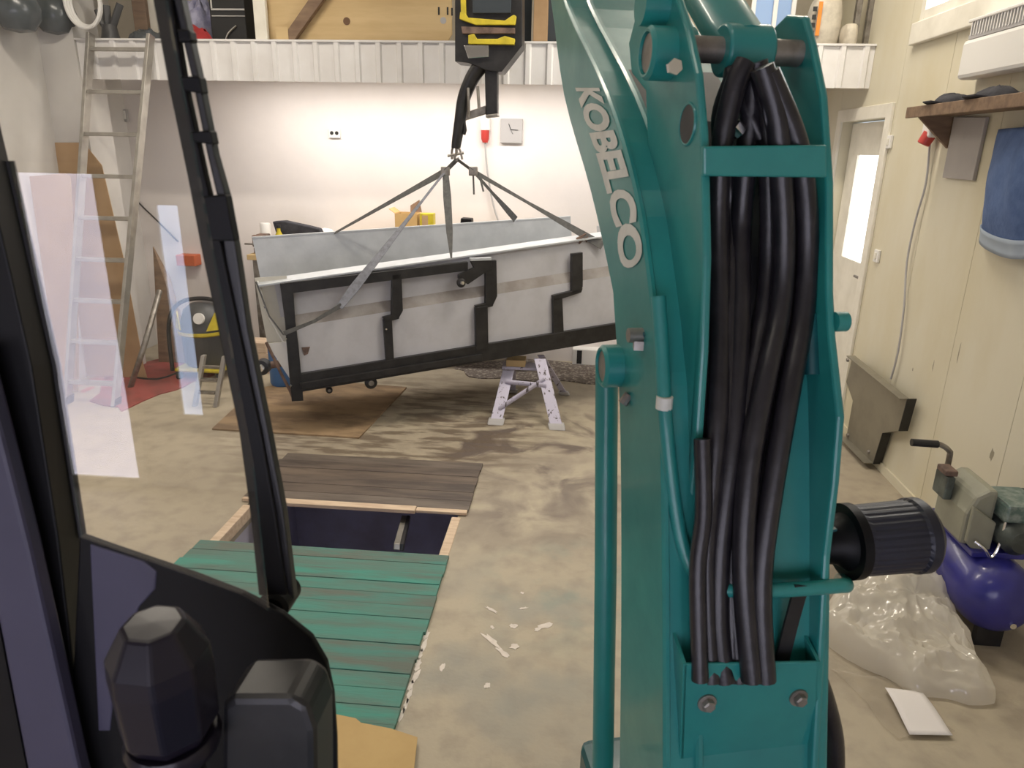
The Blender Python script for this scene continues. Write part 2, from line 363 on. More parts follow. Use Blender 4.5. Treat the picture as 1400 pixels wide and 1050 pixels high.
# rear wall with the daylit gate behind the machine
rw = struct(MB().box((XL, YR - .1, 0), (XW, YR, ZC)).build('wall_rear', K['wall_left']))
gd = struct(empty('door_2', (0, YR, 0)))
panes = [(-2.76, -2.37, .06, 1.70, 'day_open'), (-2.06, -1.95, .46, 1.56, 'day_blue'), (-1.35, -.75, .3, 1.9, 'day'), (-.45, .15, .3, 1.9, 'day'), (.45, 1.05, .3, 1.9, 'day')]  # the last three panes are added, unseen, to give lavender fill light
for a, b, c, d, k in panes:
    MB().box((a, YR + .012, c), (b, YR + .03, d)).build('pane', K[k], gd)
m = MB()
for a, b, c, d, k in panes:
    for lo, hi in (((a - .05, c - .05), (a, d + .05)), ((b, c - .05), (b + .05, d + .05)), ((a, c - .05), (b, c)), ((a, d), (b, d + .05))): m.box((lo[0], YR + .001, lo[1]), (hi[0], YR + .045, hi[1]))
m.build('gate_frame', K['white_trim'], gd)

# mezzanine: deck, joist, fascia of profiled steel sheets
mz = struct(empty('trim_1', (0, YM, 2.29)))
MB().box((-3.70, YM + .05, 2.46), (XW - .001, YB, 2.535)).build('deck', K['mezz_wall'], mz)
MB().box((-3.70, YM + .035, 2.34), (XW - .001, YM + .075, 2.459)).build('edge_joist', K['wood'], mz)
struct(MB().box((XL, YM + .0, 0), (-3.705, YM + .3, ZC)).build('wall_pier', K['wall_left']))
pitch = .152; x = -3.70
nsheet = 0
while x < XW - .02:
    x1 = min(x + 7 * pitch, XW - .002); m = MB(); prof = []; xx = x
    while xx < x1 - .001:
        for dx, dy in ((0, 0), (.102, 0), (.112, -.016), (.140, -.016), (.150, 0)):
            if xx + dx <= x1: prof.append((xx + dx, YM + .016 + dy))
        xx += pitch
    prof.append((x1, YM + .016))
    rows = [[V((a, b, z_)) for a, b in prof] for z_ in (2.292, 2.555)]
    m.loft(rows, closed=False, caps=False)
    m.build('fascia_sheet', K['sheet_white'], mz, solid=.002); x = x1
MB().box((-3.70, YM - .004, 2.555), (XW - .002, YM + .05, 2.568)).build('cap_rail', K['sheet_white'], mz)
# lining wall of the loft
struct(MB().box((XL, YB - .02, 2.535), (XW, YB - .001, ZC)).build('trim_2', K['mezz_wall']))

# ------------------------------------------------------------------ lamps of the room
def ceiling_lamp(x, y, z, lx_, ly_, power, label, colr=(1, .90, .76)):
    t_ = thing('ceiling_lamp', (x, y, z), label, 'lamp')
    MB().box((x - lx_ / 2, y - ly_ / 2, z), (x + lx_ / 2, y + ly_ / 2, z + .05)).build('housing', K['white_pl'], t_, bevel=.005)
    MB().box((x - lx_ / 2 + .015, y - ly_ / 2 + .015, z - .012), (x + lx_ / 2 - .015, y + ly_ / 2 - .015, z - .0005)).build('diffuser', K['lamp'], t_)
    ld = bpy.data.lights.new('lamp_light', 'AREA'); ld.shape = 'RECTANGLE'; ld.size = lx_; ld.size_y = ly_; ld.energy = power; ld.color = colr
    lo = bpy.data.objects.new('lamp_light', ld); col.objects.link(lo); lo.parent = t_; lo.location = (0, 0, -.02)
    return t_
ceiling_lamp(-2.2, 3.6, ZC - .051, 1.5, .18, LAMP_CEIL, 'ceiling light over the ladder side of the pit')
ceiling_lamp(.9, 4.3, ZC - .051, 1.5, .18, LAMP_CEIL, 'ceiling light nearest the high window')
ceiling_lamp(-.8, .6, ZC - .051, 1.5, .18, LAMP_CEIL * .12, 'ceiling light over the excavator')
t_ = ceiling_lamp(-1.15, 5.80, 2.405, 3.2, .12, LAMP_MEZZ, 'strip light fixed beneath the loft deck', (1, .93, .86))

# ================================================================== EXCAVATOR BOOM
TH = math.radians(14)
BS = V((math.cos(TH), math.sin(TH), 0)); BV = V((-math.sin(TH), math.cos(TH), 0))      # across the boom, along its reach
SL, SR, SB = .415, .588, .362        # bracket plates and the boom's own left side
def bw(s, v, z): return BS * s + BV * v + V((0, 0, z))
def on_s(x, y, s):                    # sight line met with the boom's side plane
    d = ray(x, y); p = EYE + d * (s / d.dot(BS)); return p
def on_v(x, y, v):
    d = ray(x, y); return EYE + d * (v / d.dot(BV))
def vz(p): return (p.dot(BV), p.z)
boom = thing('excavator_boom', bw(.47, 1.0, .35), 'teal excavator boom with bundled black hoses rising in front of the cab', 'excavator boom')
ridge = [(750, -75), (775, 10), (830, 130), (868, 260), (889, 400), (897, 480), (903, 560), (907, 800), (908, 1050), (908, 1160)]
low = [(735, -75), (752, 0), (770, 130), (806, 260), (833, 380), (838, 420), (846, 560), (848, 800), (846, 1050), (846, 1160)]
R_ = [vz(on_s(*q, SB)) for q in ridge]; L_ = [vz(on_s(*q, SB)) for q in low]
def sp2(P, k): return [(q.x, q.y) for q in spline([V((a, b, 0)) for a, b in P], k)]
Rr, Ll = sp2(R_, 4), sp2(L_, 4)
SBR = SR + .035
n_ = len(Rr); m = MB()
rows = []
for (a, b), (c, d) in zip(Rr, Ll): rows.append([bw(SB, a, b), bw(SBR, a, b), bw(SBR, c, d), bw(SB, c, d)])
m.loft(rows); boom_box = m.build('boom_beam', K['teal'], boom, smooth=False, bevel=.006)
# raised bead along the near edge of the side plate
m = MB(); m.tube([bw(SB + .004, a, b) for a, b in Rr], .0055, 6); m.build('edge_bead', K['teal'], boom, smooth=True)
m = MB(); m.tube([bw(SB + .052, a - .004, b + .001) for a, b in Rr], .006, 6); m.build('edge_bead', K['teal'], boom, smooth=True)
# lettering on the side of the boom
def lettering():
    cu = bpy.data.curves.new('t', 'FONT'); cu.body = 'KOBELCO'; cu.size = 1; cu.offset = .045; cu.space_character = .96; cu.extrude = .0; cu.resolution_u = 4
    to = bpy.data.objects.new('t', cu); col.objects.link(to); bpy.context.view_layer.update()
    me = to.to_mesh(); vs_ = [q.co.copy() for q in me.vertices]; fs = [list(p.vertices) for p in me.polygons]
    to.to_mesh_clear(); bpy.data.objects.remove(to); bpy.data.curves.remove(cu)
    return vs_, fs
tv, tf = lettering()
x0, x1 = min(q.x for q in tv), max(q.x for q in tv); y0, y1 = min(q.y for q in tv), max(q.y for q in tv)
ta = [V((*vz(on_s(*q, SB)), 0)) for q in ((787, 120), (801, 166), (819, 222), (836, 288), (851, 372))]   # baseline, far to near
tb = [V((*vz(on_s(*q, SB)), 0)) for q in ((824, 120), (838, 162), (858, 216), (874, 280), (885, 356))]   # letter tops
def pl(P, t):
    t = min(max(t, 0), 1) * (len(P) - 1); i = min(int(t), len(P) - 2); return P[i].lerp(P[i + 1], t - i)
ta, tb = spline(ta, 6), spline(tb, 6)
def put(q, s):
    u_, h_ = (q.x - x0) / (x1 - x0), (q.y - y0) / (y1 - y0)
    p = pl(ta, u_).lerp(pl(tb, u_), .0 + h_ * .92); return bw(s, p.x, p.y)
MB().add([put(q, SB - .0015) for q in tv], tf).build('lettering', K['letter'], boom)['label'] = 'pale KOBELCO lettering'
# welded bracket plates that carry the arm cylinder and shield the hoses
pr = [vz(on_s(*q, SL)) for q in ((930, -20), (950, 40), (963, 100), (970, 180), (972, 250), (974, 350), (970, 480), (962, 600), (945, 760), (936, 905), (932, 1060), (932, 1160))]
pf = []
for a, b in Rr:
    if b < 2.0: pf.append((a + .02, b))
top = [vz(on_s(*q, SL)) for q in ((872, 20), (864, 55), (866, 95), (880, 130))]
def plate(s0, s1, rear, front, nm):
    poly = rear + front[::-1]
    m = MB(); A = [bw(s0, a, b) for a, b in poly]; m.prism(A, BS * (s1 - s0)); return m.build(nm, K['teal'], boom, bevel=.004)
front = [vz(on_s(*q, SL)) for q in ((895, 2), (878, 22), (868, 60), (872, 100), (892, 125))] + [(a + .03, b) for a, b in Rr if b < vz(on_s(892, 125, SL))[1] - .08]
plate(SL - .012, SL, pr, front, 'bracket_plate')
pr2 = [vz(on_s(*q, SR)) for q in ((1060, 35), (1075, 20), (1098, 22), (1108, 60), (1122, 130), (1130, 250), (1130, 400), (1133, 460), (1145, 570), (1138, 660), (1126, 760), (1118, 905), (1110, 1060), (1108, 1160))]
front2 = [(pr2[0][0] + .12, pr2[0][1] - .05)] + [(a + .03, b) for a, b in Rr if b < 1.93]
plate(SR, SR + .012, pr2, front2, 'bracket_plate')
# cross strap between the plates
def quad_v(px, v, th, name, mt, par, bevel=.003):
    P = [on_v(*q, v) for q in px]; return MB().prism(P, BV * th).build(name, mt, par, bevel=bevel)
quad_v([(962, 200), (1131, 198), (1131, 243), (962, 241)], .925, .012, 'cross_strap', K['teal'], boom)
# pin bosses
def boss(px, s, r, ln, name='pin_boss', v=None, face=K['teal']):
    c = on_s(*px, s); o = MB().lathe(c + BS * .03, -BS, [(0.0001, 0), (r, 0), (r, ln - .005 + .03), (r - .005, ln + .03), (r * .78, ln + .03), (r * .76, ln + .022), (0.0001, ln + .022)], 32).build(name, face, boom, smooth=True)
    MB().lathe(c - BS * (ln - .012), -BS, [(0.0001, 0), (r * .72, 0), (r * .72, .008), (0.0001, .008)], 24).build('pin', K['steel'], o)
    return o
boss((916, 74), SL - .012, .037, .038)
boss((846, 500), SB + .0, .036, .032)
MB().lathe(on_s(923, 97, SL - .012) + BV * -.045 - BS * .02, -BV, [(0.0001, 0), (.011, 0), (.011, .008), (.0001, .008)], 6).build('bolt', K['chrome'], boom)
oc = on_s(940, 170, SL - .0125)
MB().prism([oc + BV * (math.cos(t) * .026) + V((0, 0, math.sin(t) * .026)) for t in [2 * math.pi * k / 24 for k in range(24)]], -BS * .001).build('oval_port', K['black_rub'], boom)
MB().tube([oc + BV * (math.cos(t) * .027) + V((0, 0, math.sin(t) * .027)) for t in [2 * math.pi * k / 24 for k in range(25)]], .0022, 6).build('port_rim', K['teal'], boom, smooth=True)
c = on_s(862, 515, SB); MB().tube([c + V((0, 0, -.03)), c + V((0, 0, -.045)) - BS * .01], .008, 8).build('grease_nipple', K['steel'], boom)
# small bolt bracket on the side
c = on_s(878, 458, SB)
m = MB(); m.cyl(c + BS * .01, c - BS * .022, .011, n=12); m.box(tuple(c + V((-.012, -.01, -.022))), tuple(c + V((.012, .012, -.008)))); m.build('side_bolt', K['steel'], boom, smooth=True)
m = MB(); m.tube([c - BS * .004, on_s(915, 452, SB + .03) + BV * -.01], .006, 8); m.build('bolt_rod', K['teal_dk'], boom)
# arm cylinder foot between the plates, and the fitting above it
sm = (SL + SR) / 2
pc = on_s(1016, 70, sm)
m = MB(); m.cyl(pc - BS * .035, pc + BS * .035, .036, n=28); m.build('cylinder_eye', K['teal'], boom, smooth=True, bevel=.004)
m = MB(); m.tube([pc, pc + BV * .25 + V((0, 0, .17)), pc + BV * .6 + V((0, 0, .36))], .038, 20); m.build('arm_cylinder', K['teal'], boom, smooth=True)
m = MB(); m.cyl(bw(SL - .005, vz(pc)[0], pc.z), bw(SR + .005, vz(pc)[0], pc.z), .018); m.build('pivot_pin', K['steel'], boom, smooth=True)
pe = on_s(893, 8, SL - .03)
m = MB(); m.cyl(pe + BS * .02, pe - BS * .02, .028); m.build('hose_fitting', K['teal'], boom, smooth=True)
# black sheet added on the beam, painting in the shade behind the hoses
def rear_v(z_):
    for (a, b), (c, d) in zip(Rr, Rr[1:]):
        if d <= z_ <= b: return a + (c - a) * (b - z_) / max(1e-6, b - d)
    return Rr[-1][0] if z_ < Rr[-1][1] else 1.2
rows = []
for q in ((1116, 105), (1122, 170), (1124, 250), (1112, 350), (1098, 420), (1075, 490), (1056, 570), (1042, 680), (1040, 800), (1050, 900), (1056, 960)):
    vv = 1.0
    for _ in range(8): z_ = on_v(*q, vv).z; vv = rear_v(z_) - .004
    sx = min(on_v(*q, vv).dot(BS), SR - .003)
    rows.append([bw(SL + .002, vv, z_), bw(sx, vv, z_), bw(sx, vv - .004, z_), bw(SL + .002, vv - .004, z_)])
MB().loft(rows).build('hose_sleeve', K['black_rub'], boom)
# hydraulic hoses
hp = [([(1020, 85), (1004, 120), (987, 200), (982, 300), (984, 420), (982, 560), (972, 680), (965, 780), (972, 930)], .985, .015),
      ([(1028, 88), (1030, 130), (1020, 220), (1012, 320), (1010, 450), (1002, 600), (985, 740), (982, 850), (990, 930)], 1.0, .016),
      ([(1035, 85), (1048, 150), (1050, 205), (1052, 300), (1048, 400), (1028, 520), (1010, 640), (1002, 780), (1010, 930)], .985, .014),
      ([(1042, 92), (1062, 165), (1068, 240), (1072, 330), (1067, 420), (1046, 520), (1024, 640), (1016, 780), (1028, 930)], .95, .0155),
      ([(1050, 100), (1084, 180), (1098, 240), (1104, 330), (1098, 430), (1078, 540), (1054, 680), (1040, 800), (1046, 930)], .95, .0155),
      ([(1055, 130), (1080, 250), (1088, 350), (1078, 460), (1055, 600), (1034, 720), (1030, 930)], .985, .013),
      ([(1000, 112), (985, 160), (990, 220), (1000, 300), (996, 450), (992, 600), (998, 760), (1000, 930)], 1.015, .013),
      ([(960, 600), (962, 700), (954, 780), (957, 930)], .95, .012)]
def rear_v(z_):
    for (a, b), (c, d) in zip(Rr, Rr[1:]):
        if d <= z_ <= b: return a + (c - a) * (b - z_) / max(1e-6, b - d)
    return Rr[-1][0] if z_ < Rr[-1][1] else 1.2
for pts, v0, r in hp:
    P = []
    for q in pts:
        vv = v0
        for _ in range(6):                     # lie just off the beam's rear face at that height
            z_ = on_v(*q, vv).z; rv = rear_v(z_); vv = min(v0, rv - r - .006 - (v0 < .97) * .022 - (v0 < .9) * .02)
        P.append(on_v(*q, vv))
    MB().tube(P, r, 12, smooth_steps=5).build('hydraulic_hose', K['hose'], boom, smooth=True)
MB().tube([on_v(1010, 60, 1.08), on_v(1000, 110, 1.03), on_v(1022, 150, 1.0), on_v(1040, 190, .99)], .012, 10, smooth_steps=5).build('hydraulic_hose', K['hose'], boom, smooth=True)
MB().cyl(on_v(1003, 172, .985), on_v(1012, 182, .985), .011, n=8).build('hose_fitting', K['chrome'], boom, smooth=True)
MB().ribbon([on_v(1096, 800, .80), on_v(1082, 850, .80), on_v(1066, 915, .80)], BS, .022, .004).build('hose_strap', K['black_rub'], boom)
# side slot stiffener and tab on the right plate
MB().tube([on_s(1106, 430, SR - .006), on_s(1110, 512, SR - .006)], .012, 10).build('stiffener', K['teal_dk'], boom, smooth=True)
MB().cyl(on_s(1140, 440, SR + .012), on_s(1140, 440, SR + .012) + BS * .018, .014, n=16).build('tab', K['teal'], boom, smooth=True)
# guard tube
gp = [on_v(900, 405, .95), on_v(905, 480, .93), on_v(908, 550, .905), on_v(914, 620, .885), on_v(924, 700, .865), on_v(933, 745, .85), on_v(948, 780, .835), on_v(972, 800, .82), on_v(1005, 807, .81), on_v(1080, 806, .805), on_v(1145, 801, .805), on_v(1157, 800, .82), on_v(1150, 792, .88)]
MB().tube(gp, .0105, 14, smooth_steps=4).build('guard_tube', K['teal'], boom, smooth=True)
c = on_v(908, 553, .903)
MB().tube([c + V((0, 0, .012)), c - V((0, 0, .006))], .0118, 12).build('tape_wrap', K['letter'], boom, smooth=True)
# hose guard box at the foot
gb = quad_v([(934, 908), (1122, 905), (1112, 1065), (1108, 1160), (926, 1160), (928, 1065)], .775, .005, 'guard_box', K['teal'], boom)
P0, P1_ = on_v(934, 908, .775), on_v(926, 1160, .775)
MB().prism([P0, P1_, P1_ + BV * .13, P0 + BV * .13 + V((0, 0, .05))], BS * .005).build('guard_cheek', K['teal'], gb)
P0, P1_ = on_v(1122, 905, .775), on_v(1108, 1160, .775)
MB().prism([P0, P1_, P1_ + BV * .13, P0 + BV * .13 + V((0, 0, .05))], -BS * .005).build('guard_cheek', K['teal'], gb)
for q in ((966, 960), (1091, 953)):
    c = on_v(*q, .775)
    m = MB(); m.lathe(c, -BV, [(.0001, 0), (.014, 0), (.014, .003), (.010, .0032), (.0001, .0032)], 20); m.lathe(c - BV * .003, -BV, [(.0001, 0), (.0095, 0), (.0095, .008), (.007, .010), (.0001, .010)], 6); m.build('bolt', K['steel'], boom)
# ribbed canister on the right side
CK = 1.17
A = on_v(1124, 743, .88); ax = (BS + V((0, 0, .05)) + BV * -.05).normalized()
m = MB(); m.lathe(A - ax * .03 * CK, ax, [(_a * CK, _b * CK) for _a, _b in [(.0001, 0), (.024, 0), (.028, .045), (.038, .06), (.046, .066), (.0001, .066)]], 32); cn = m.build('canister', K['black_pl'], boom, smooth=True)
m = MB(); m.lathe(A + ax * .030 * CK, ax, [(_a * CK, _b * CK) for _a, _b in [(.0001, 0), (.050, 0), (.050, .012), (.046, .014), (.0001, .014)]], 32); m.build('flange', K['black_pl'], cn, smooth=True)
m = MB()
prof_n = 28
rows = []
for h, rr_ in ((.043, .047), (.05, .0465), (.118, .0475), (.122, .050), (.134, .050), (.139, .046)):
    row = []
    a = ax.orthogonal().normalized(); b = ax.cross(a)
    for k in range(prof_n * 3):
        g = 1.0 - (.022 if (k % 3 == 0 and .045 < h < .12) else 0)
        an = 2 * math.pi * k / (prof_n * 3); row.append(A + ax * h * CK + (a * math.cos(an) + b * math.sin(an)) * rr_ * g * CK)
    rows.append(row)
m.loft(rows); m.build('ribbed_body', K['navy_pl'], cn, smooth=False)
MB().lathe(A + ax * .137 * CK, ax, [(_a * CK, _b * CK) for _a, _b in [(.0001, 0), (.040, 0), (.036, .010), (.0001, .013)]], 28).build('end_cap', K['navy_pl'], cn, smooth=True)
MB().obox(A - ax * .06 - BV * .015 + V((0, 0, .02)), ax * .07, BV * .03, V((0, 0, .012))).build('arm_bracket', K['teal_dk'], cn)
for q in ((1170, 712), (1160, 776), (1130, 765)):
    MB().lathe(on_v(*q, .87), -BV, [(.0001, 0), (.005, 0), (.004, .004), (.0001, .004)], 8).build('screw', K['chrome'], cn)
# lift cylinder in front and the loop of hose at the foot
MB().tube([on_s(842, 520, SB + .03) + BV * .06, on_s(838, 800, SB + .03) + BV * .05, on_s(834, 1050, SB + .03) + BV * .05, on_s(830, 1200, SB + .03) + BV * .05], .022, 20).build('lift_cylinder', K['teal'], boom, smooth=True)
MB().tube([on_v(1105, 895, .86), on_v(1128, 960, .86), on_v(1140, 1020, .86), on_v(1136, 1090, .86), on_v(1110, 1160, .86)], .017, 12, smooth_steps=5).build('hydraulic_hose', K['hose'], boom, smooth=True)
fb = min(b for a, b in Rr)
m = MB(); m.box((-.09, -.1, 0), (.2, .22, .25)); m.v = [bw(SL + .04 + p.x, 1.0 + p.y, .12 + p.z * 2.0) for p in m.v]; m.build('swing_bracket', K['teal_dk'], boom, bevel=.02)
m = MB(); m.cyl(bw(sm - .01, 1.0, .0), bw(sm - .01, 1.0, .14), .12, .10, n=24); m.build('swing_foot', K['black_paint'], boom, smooth=True)

# ================================================================== CAB AROUND THE CAMERA
cab = thing('excavator_cab', (-.3, .2, .5), 'black excavator cab pillar, wiper and control lever seen from the seat', 'excavator cab')
GY = .55
def py(q, Y): return ony(*q, Y)
pill = [(-45, -60), (-25, 60), (13, 220), (45, 360), (77, 500), (113, 733), (128, 860), (150, 1120)]
pill_l = [(-120, -60), (-105, 60), (-85, 220), (-55, 400), (-25, 480), (36, 733), (66, 860), (122, 1120)]
m = MB(); rows = []
for a, b in zip(pill, pill_l): rows.append([py((a[0] - 34, a[1]), .556), py(b, .556), py(b, .60), py(a, .60)])
m.loft(rows); m.build('pillar', K['black_pl'], cab, bevel=.004)
seal = [(q[0] - 2, q[1]) for q in pill[2:6]]
MB().tube([py(q, .597) for q in seal], .005, 8).build('window_seal', K['black_rub'], cab, smooth=True)
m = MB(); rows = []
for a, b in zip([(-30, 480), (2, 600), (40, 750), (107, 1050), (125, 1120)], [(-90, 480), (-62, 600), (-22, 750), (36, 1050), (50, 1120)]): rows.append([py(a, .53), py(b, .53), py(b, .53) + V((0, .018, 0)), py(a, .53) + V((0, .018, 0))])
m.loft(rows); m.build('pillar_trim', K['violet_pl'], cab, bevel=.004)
MB().prism([py(q, .535) for q in ((-92, 480), (-62, 600), (-22, 750), (36, 1050), (50, 1120), (-260, 1120), (-260, 480))], V((0, .012, 0))).build('door_frame', K['black_pl'], cab)
crn = [(108, 733), (150, 748), (200, 765), (265, 787), (330, 812), (385, 840), (425, 872), (446, 908), (455, 950), (459, 1010), (461, 1130), (90, 1130)]
MB().prism([py(q, .557) for q in crn], V((0, .008, 0))).build('corner_panel', K['black_pl'], cab, bevel=.002)
MB().prism([py(q, .5555) for q in ((122, 744), (196, 768), (214, 782), (212, 806), (190, 830), (160, 905), (150, 1000), (134, 1000))], V((0, .0035, 0))).build('corner_trim', K['violet_pl'], cab, bevel=.003)  # violet facet added to paint a gloss reflection on the black panel
m = MB(); gq = [(-60, -80), (211, -80), (236, 60), (300, 400), (345, 640), (366, 835), (330, 813), (200, 766), (110, 735), (77, 500), (13, 220)]
m.prism([py(q, GY) for q in gq], V((0, .004, 0))); m.build('windscreen', K['glass'], cab)['label'] = 'clear cab window pane with daylight reflections'
# wiper: arm with slotted upper part, blade
wp = empty('wiper', (0, 0, 0)); wp.parent = cab; wp.location = -cab.location
WYY = .575
def strip(L, R, Y, th, name, mt, par, bevel=.002):
    rows = [[py(a, Y), py(b, Y), py(b, Y) + V((0, th, 0)), py(a, Y) + V((0, th, 0))] for a, b in zip(L, R)]
    return MB().loft(rows).build(name, mt, par, bevel=bevel)
strip([(198, -60), (208, 0), (230, 120), (255, 240), (274, 340), (297, 450), (326, 590), (341, 700), (353, 815)],
      [(224, -60), (233, 0), (253, 120), (279, 240), (303, 340), (326, 450), (356, 590), (376, 700), (392, 815)], WYY, .010, 'wiper_arm', K['black_pl'], wp)
strip([(226, -60), (236, 0), (262, 110), (282, 210), (296, 270), (305, 340), (318, 450), (348, 590), (368, 700), (380, 800)],
      [(238, -60), (247, 0), (272, 110), (292, 210), (309, 270), (322, 340), (338, 450), (366, 590), (387, 700), (402, 822)], WYY + .004, .012, 'wiper_blade', K['black_rub'], wp)
for a, b, c, d in (((240, 40), (258, 40), (261, 56), (244, 58)), ((244, 104), (272, 104), (276, 128), (250, 124)), ((258, 180), (287, 178), (291, 198), (262, 194)), ((276, 268), (308, 266), (320, 330), (285, 330))):
    MB().prism([py(q, WYY - .001) for q in (a, b, c, d)], V((0, .012, 0))).build('wiper_bridge', K['black_pl'], wp, bevel=.0015)
MB().lathe(py((376, 826), .60), V((0, -1, 0)), [(.0001, -.03), (.016, -.03), (.016, .004), (.012, .008), (.0001, .008)], 20).build('wiper_pivot', K['black_pl'], wp, smooth=True)
# control lever with a faceted knob
kc = py((214, 880), .42)
lv = empty('control_lever', (0, 0, 0)); lv.parent = cab; lv.location = -cab.location
upk = V((.02, -.05, 1)).normalized()
MB().lathe(kc - upk * .085, upk, [(.0001, 0), (.030, 0), (.036, .012), (.0375, .062), (.0365, .078), (.022, .104), (.0001, .1045)], 8, start=.39).build('knob', K['knob'], lv, bevel=.0025)
MB().tube([kc - upk * .08, kc - upk * .14, kc - upk * .4 + V((0, .05, 0))], .02, 14).build('lever_shaft', K['black_rub'], lv, smooth=True)
MB().lathe(kc - upk * .10, upk, [(.0001, 0), (.034, 0), (.036, .008), (.033, .015), (.0001, .015)], 24).build('lever_collar', K['knob'], lv, smooth=True)
m = MB(); c = [py(q, .44) for q in ((302, 965), (318, 955), (398, 955), (420, 968), (430, 1000), (432, 1130), (300, 1130))]
m.prism(c, V((0, .05, 0))); m.build('switch_box', K['black_rub'], cab, bevel=.006)
# machine deck and tracks beneath, out of the picture
MB().box((-.62, -.9, .50), (.62, .50, .62)).build('deck_plate', K['teal_dk'], cab, bevel=.02)
for sx in (-.62, .38):
    m = MB(); pr_ = []
    for k in range(24):
        a = 2 * math.pi * k / 24; pr_.append((math.cos(a) * .2 + (.62 if math.cos(a) > 0 else -.78), .21 + math.sin(a) * .2))
    m.prism([V((sx, a, b)) for a, b in pr_], V((.24, 0, 0))); m.build('track', K['black_rub'], cab, bevel=.01)
MB().cyl((0, -.1, .15), (0, -.1, .52), .28, n=28).build('turntable', K['black_paint'], cab, smooth=True)

# ================================================================== HANGING HOPPER
PA = ony(408, 533, 4.33); PB = ony(815, 457, 5.25); PT = ony(388, 388, 4.33)
U = (PB - PA).normalized(); Wt = (PT - PA); Wt = (Wt - U * Wt.dot(U)); HH = Wt.length; Wv = Wt.normalized(); Nf = U.cross(Wv).normalized()
if Nf.y > 0: Nf = -Nf           # toward the camera
D_ = -Nf
hop = thing('tipper_hopper', PA + U * 1.2 - V((0, 0, 0)), 'long galvanised tipper body with black frame hanging in slings', 'tipper body')
def fp(q, off=0.0):              # picture point on the front plane, off metres in front of it
    return onpl(*q, PA + Nf * off, Nf)
def uw(p): d = p - PA; return d.dot(U), d.dot(Wv)
def loc(u, w_, d=0.0): return PA + U * u + Wv * w_ + D_ * d
LEN = uw(fp((885, 445)))[0]
wm = uw(fp((402, 447)))[1]; wm2 = uw(fp((402, 432)))[1]
m = MB(); m.obox(loc(0, 0, .004), U * LEN, Wv * (wm - .0), D_ * .006); m.build('lower_sheet', K['panel_grey'], hop)
m = MB(); m.prism([loc(0, wm, .004), loc(LEN, wm, .004), loc(LEN, wm2, .03), loc(0, wm2, .03)], D_ * .006); m.build('fold_strip', K['panel_dirt'], hop)
m = MB(); m.obox(loc(-.02, wm2, .03), U * (LEN + .02), Wv * (HH - wm2), D_ * .006); m.build('upper_sheet', K['panel_grey'], hop)
# left overhang of the side sheet, pale inner face
ov = uw(fp((350, 381), -.05))[0]
m = MB(); m.prism([fp(q, -.06) for q in ((348, 380), (392, 377), (402, 470), (366, 472))], D_ * .006); m.build('end_flap', K['galv_cream'], hop)
m = MB(); m.prism([fp(q, -.02) for q in ((365, 470), (394, 467), (404, 520), (399, 522))], D_ * .012); m.build('end_ledge', K['white_pl'], hop)
m = MB(); m.tube([fp(q, -.06) for q in ((352, 384), (367, 432), (387, 468))], .006, 6); m.build('flap_edge', K['white_pl'], hop)  # white line added along the flap as its painted highlight
m = MB(); m.tube([fp(q, -.01) for q in ((364, 468), (384, 510), (397, 535), (402, 548))], .010, 8); m.build('edge_bar', K['rust'], hop)
# bright folded top flange
m = MB(); m.prism([loc(ov, HH + .004, .0), loc(LEN, HH + .004, .0), loc(LEN, HH + .02, .12), loc(ov, HH + .02, .12)], Wv * .010); m.build('top_flange', K['galv'], hop)
# back side sheet, floor and far end
DB = .75
bt = [onpl(*q, PA + D_ * DB, Nf) for q in ((345, 326), (780, 297))]
u0, w0 = uw(bt[0]); u1, w1 = uw(bt[1])
m = MB(); m.prism([loc(u0, 0, DB), loc(u1, 0, DB), loc(u1, w1, DB), loc(u0, w0, DB)], D_ * .008); m.build('back_sheet', K['galv'], hop)
m = MB(); m.prism([loc(u0, w0, DB - .004), loc(u1, w1, DB - .004), loc(u1, w1, DB + .03), loc(u0, w0, DB + .03)], Wv * .01); m.build('back_rim', K['galv'], hop)
m = MB(); m.obox(loc(.0, .03, .02), U * LEN, D_ * DB, Wv * .008); m.build('floor_sheet', K['galv'], hop)
m = MB(); m.obox(loc(LEN - .01, .03, .02), Wv * (HH - .04), D_ * DB, U * .008); m.build('end_sheet', K['galv'], hop)
# black frame
def bar(px, name='frame_bar', off=.028, th=.034, mt=None):
    return MB().prism([fp(q, off) for q in px], D_ * th).build(name, mt or K['black_paint'], hop, bevel=.003)
bar([(383, 388), (400, 386), (404, 440), (408, 470), (415, 548), (399, 549), (392, 470), (390, 440)], 'corner_post', .03, .05)
bar([(388, 387), (640, 358), (640, 370), (390, 402)], 'top_rail')
bar([(408, 512), (832, 444), (885, 435.5), (885, 458), (832, 466), (412, 536)], 'bottom_rail', .03, .045)
bar([(410, 524), (660, 484), (660, 492), (412, 533)], 'bottom_flange', .05, .03)
bar([(536, 376), (549, 374), (551, 425), (546, 434), (535, 436)]); bar([(523, 434), (546, 428), (546, 436), (527, 441)]); bar([(524, 438), (536, 436), (539, 495), (528, 497)])
bar([(664, 357), (679, 356), (680, 405), (675, 416), (664, 418)]); bar([(650, 418), (676, 412), (674, 419), (652, 424)]); bar([(650, 421), (667, 418), (668, 476), (651, 480)], off=.034)
bar([(782, 347), (797, 345), (797, 392), (793, 398), (782, 402)]); bar([(756, 404), (797, 394), (795, 400), (770, 408), (757, 412)]); bar([(756, 409), (769, 406), (771, 455), (757, 458)])
bar([(643, 356), (672, 354), (672, 367), (640, 389), (627, 381), (627, 376), (648, 366)], 'latch_plate', .045, .03)
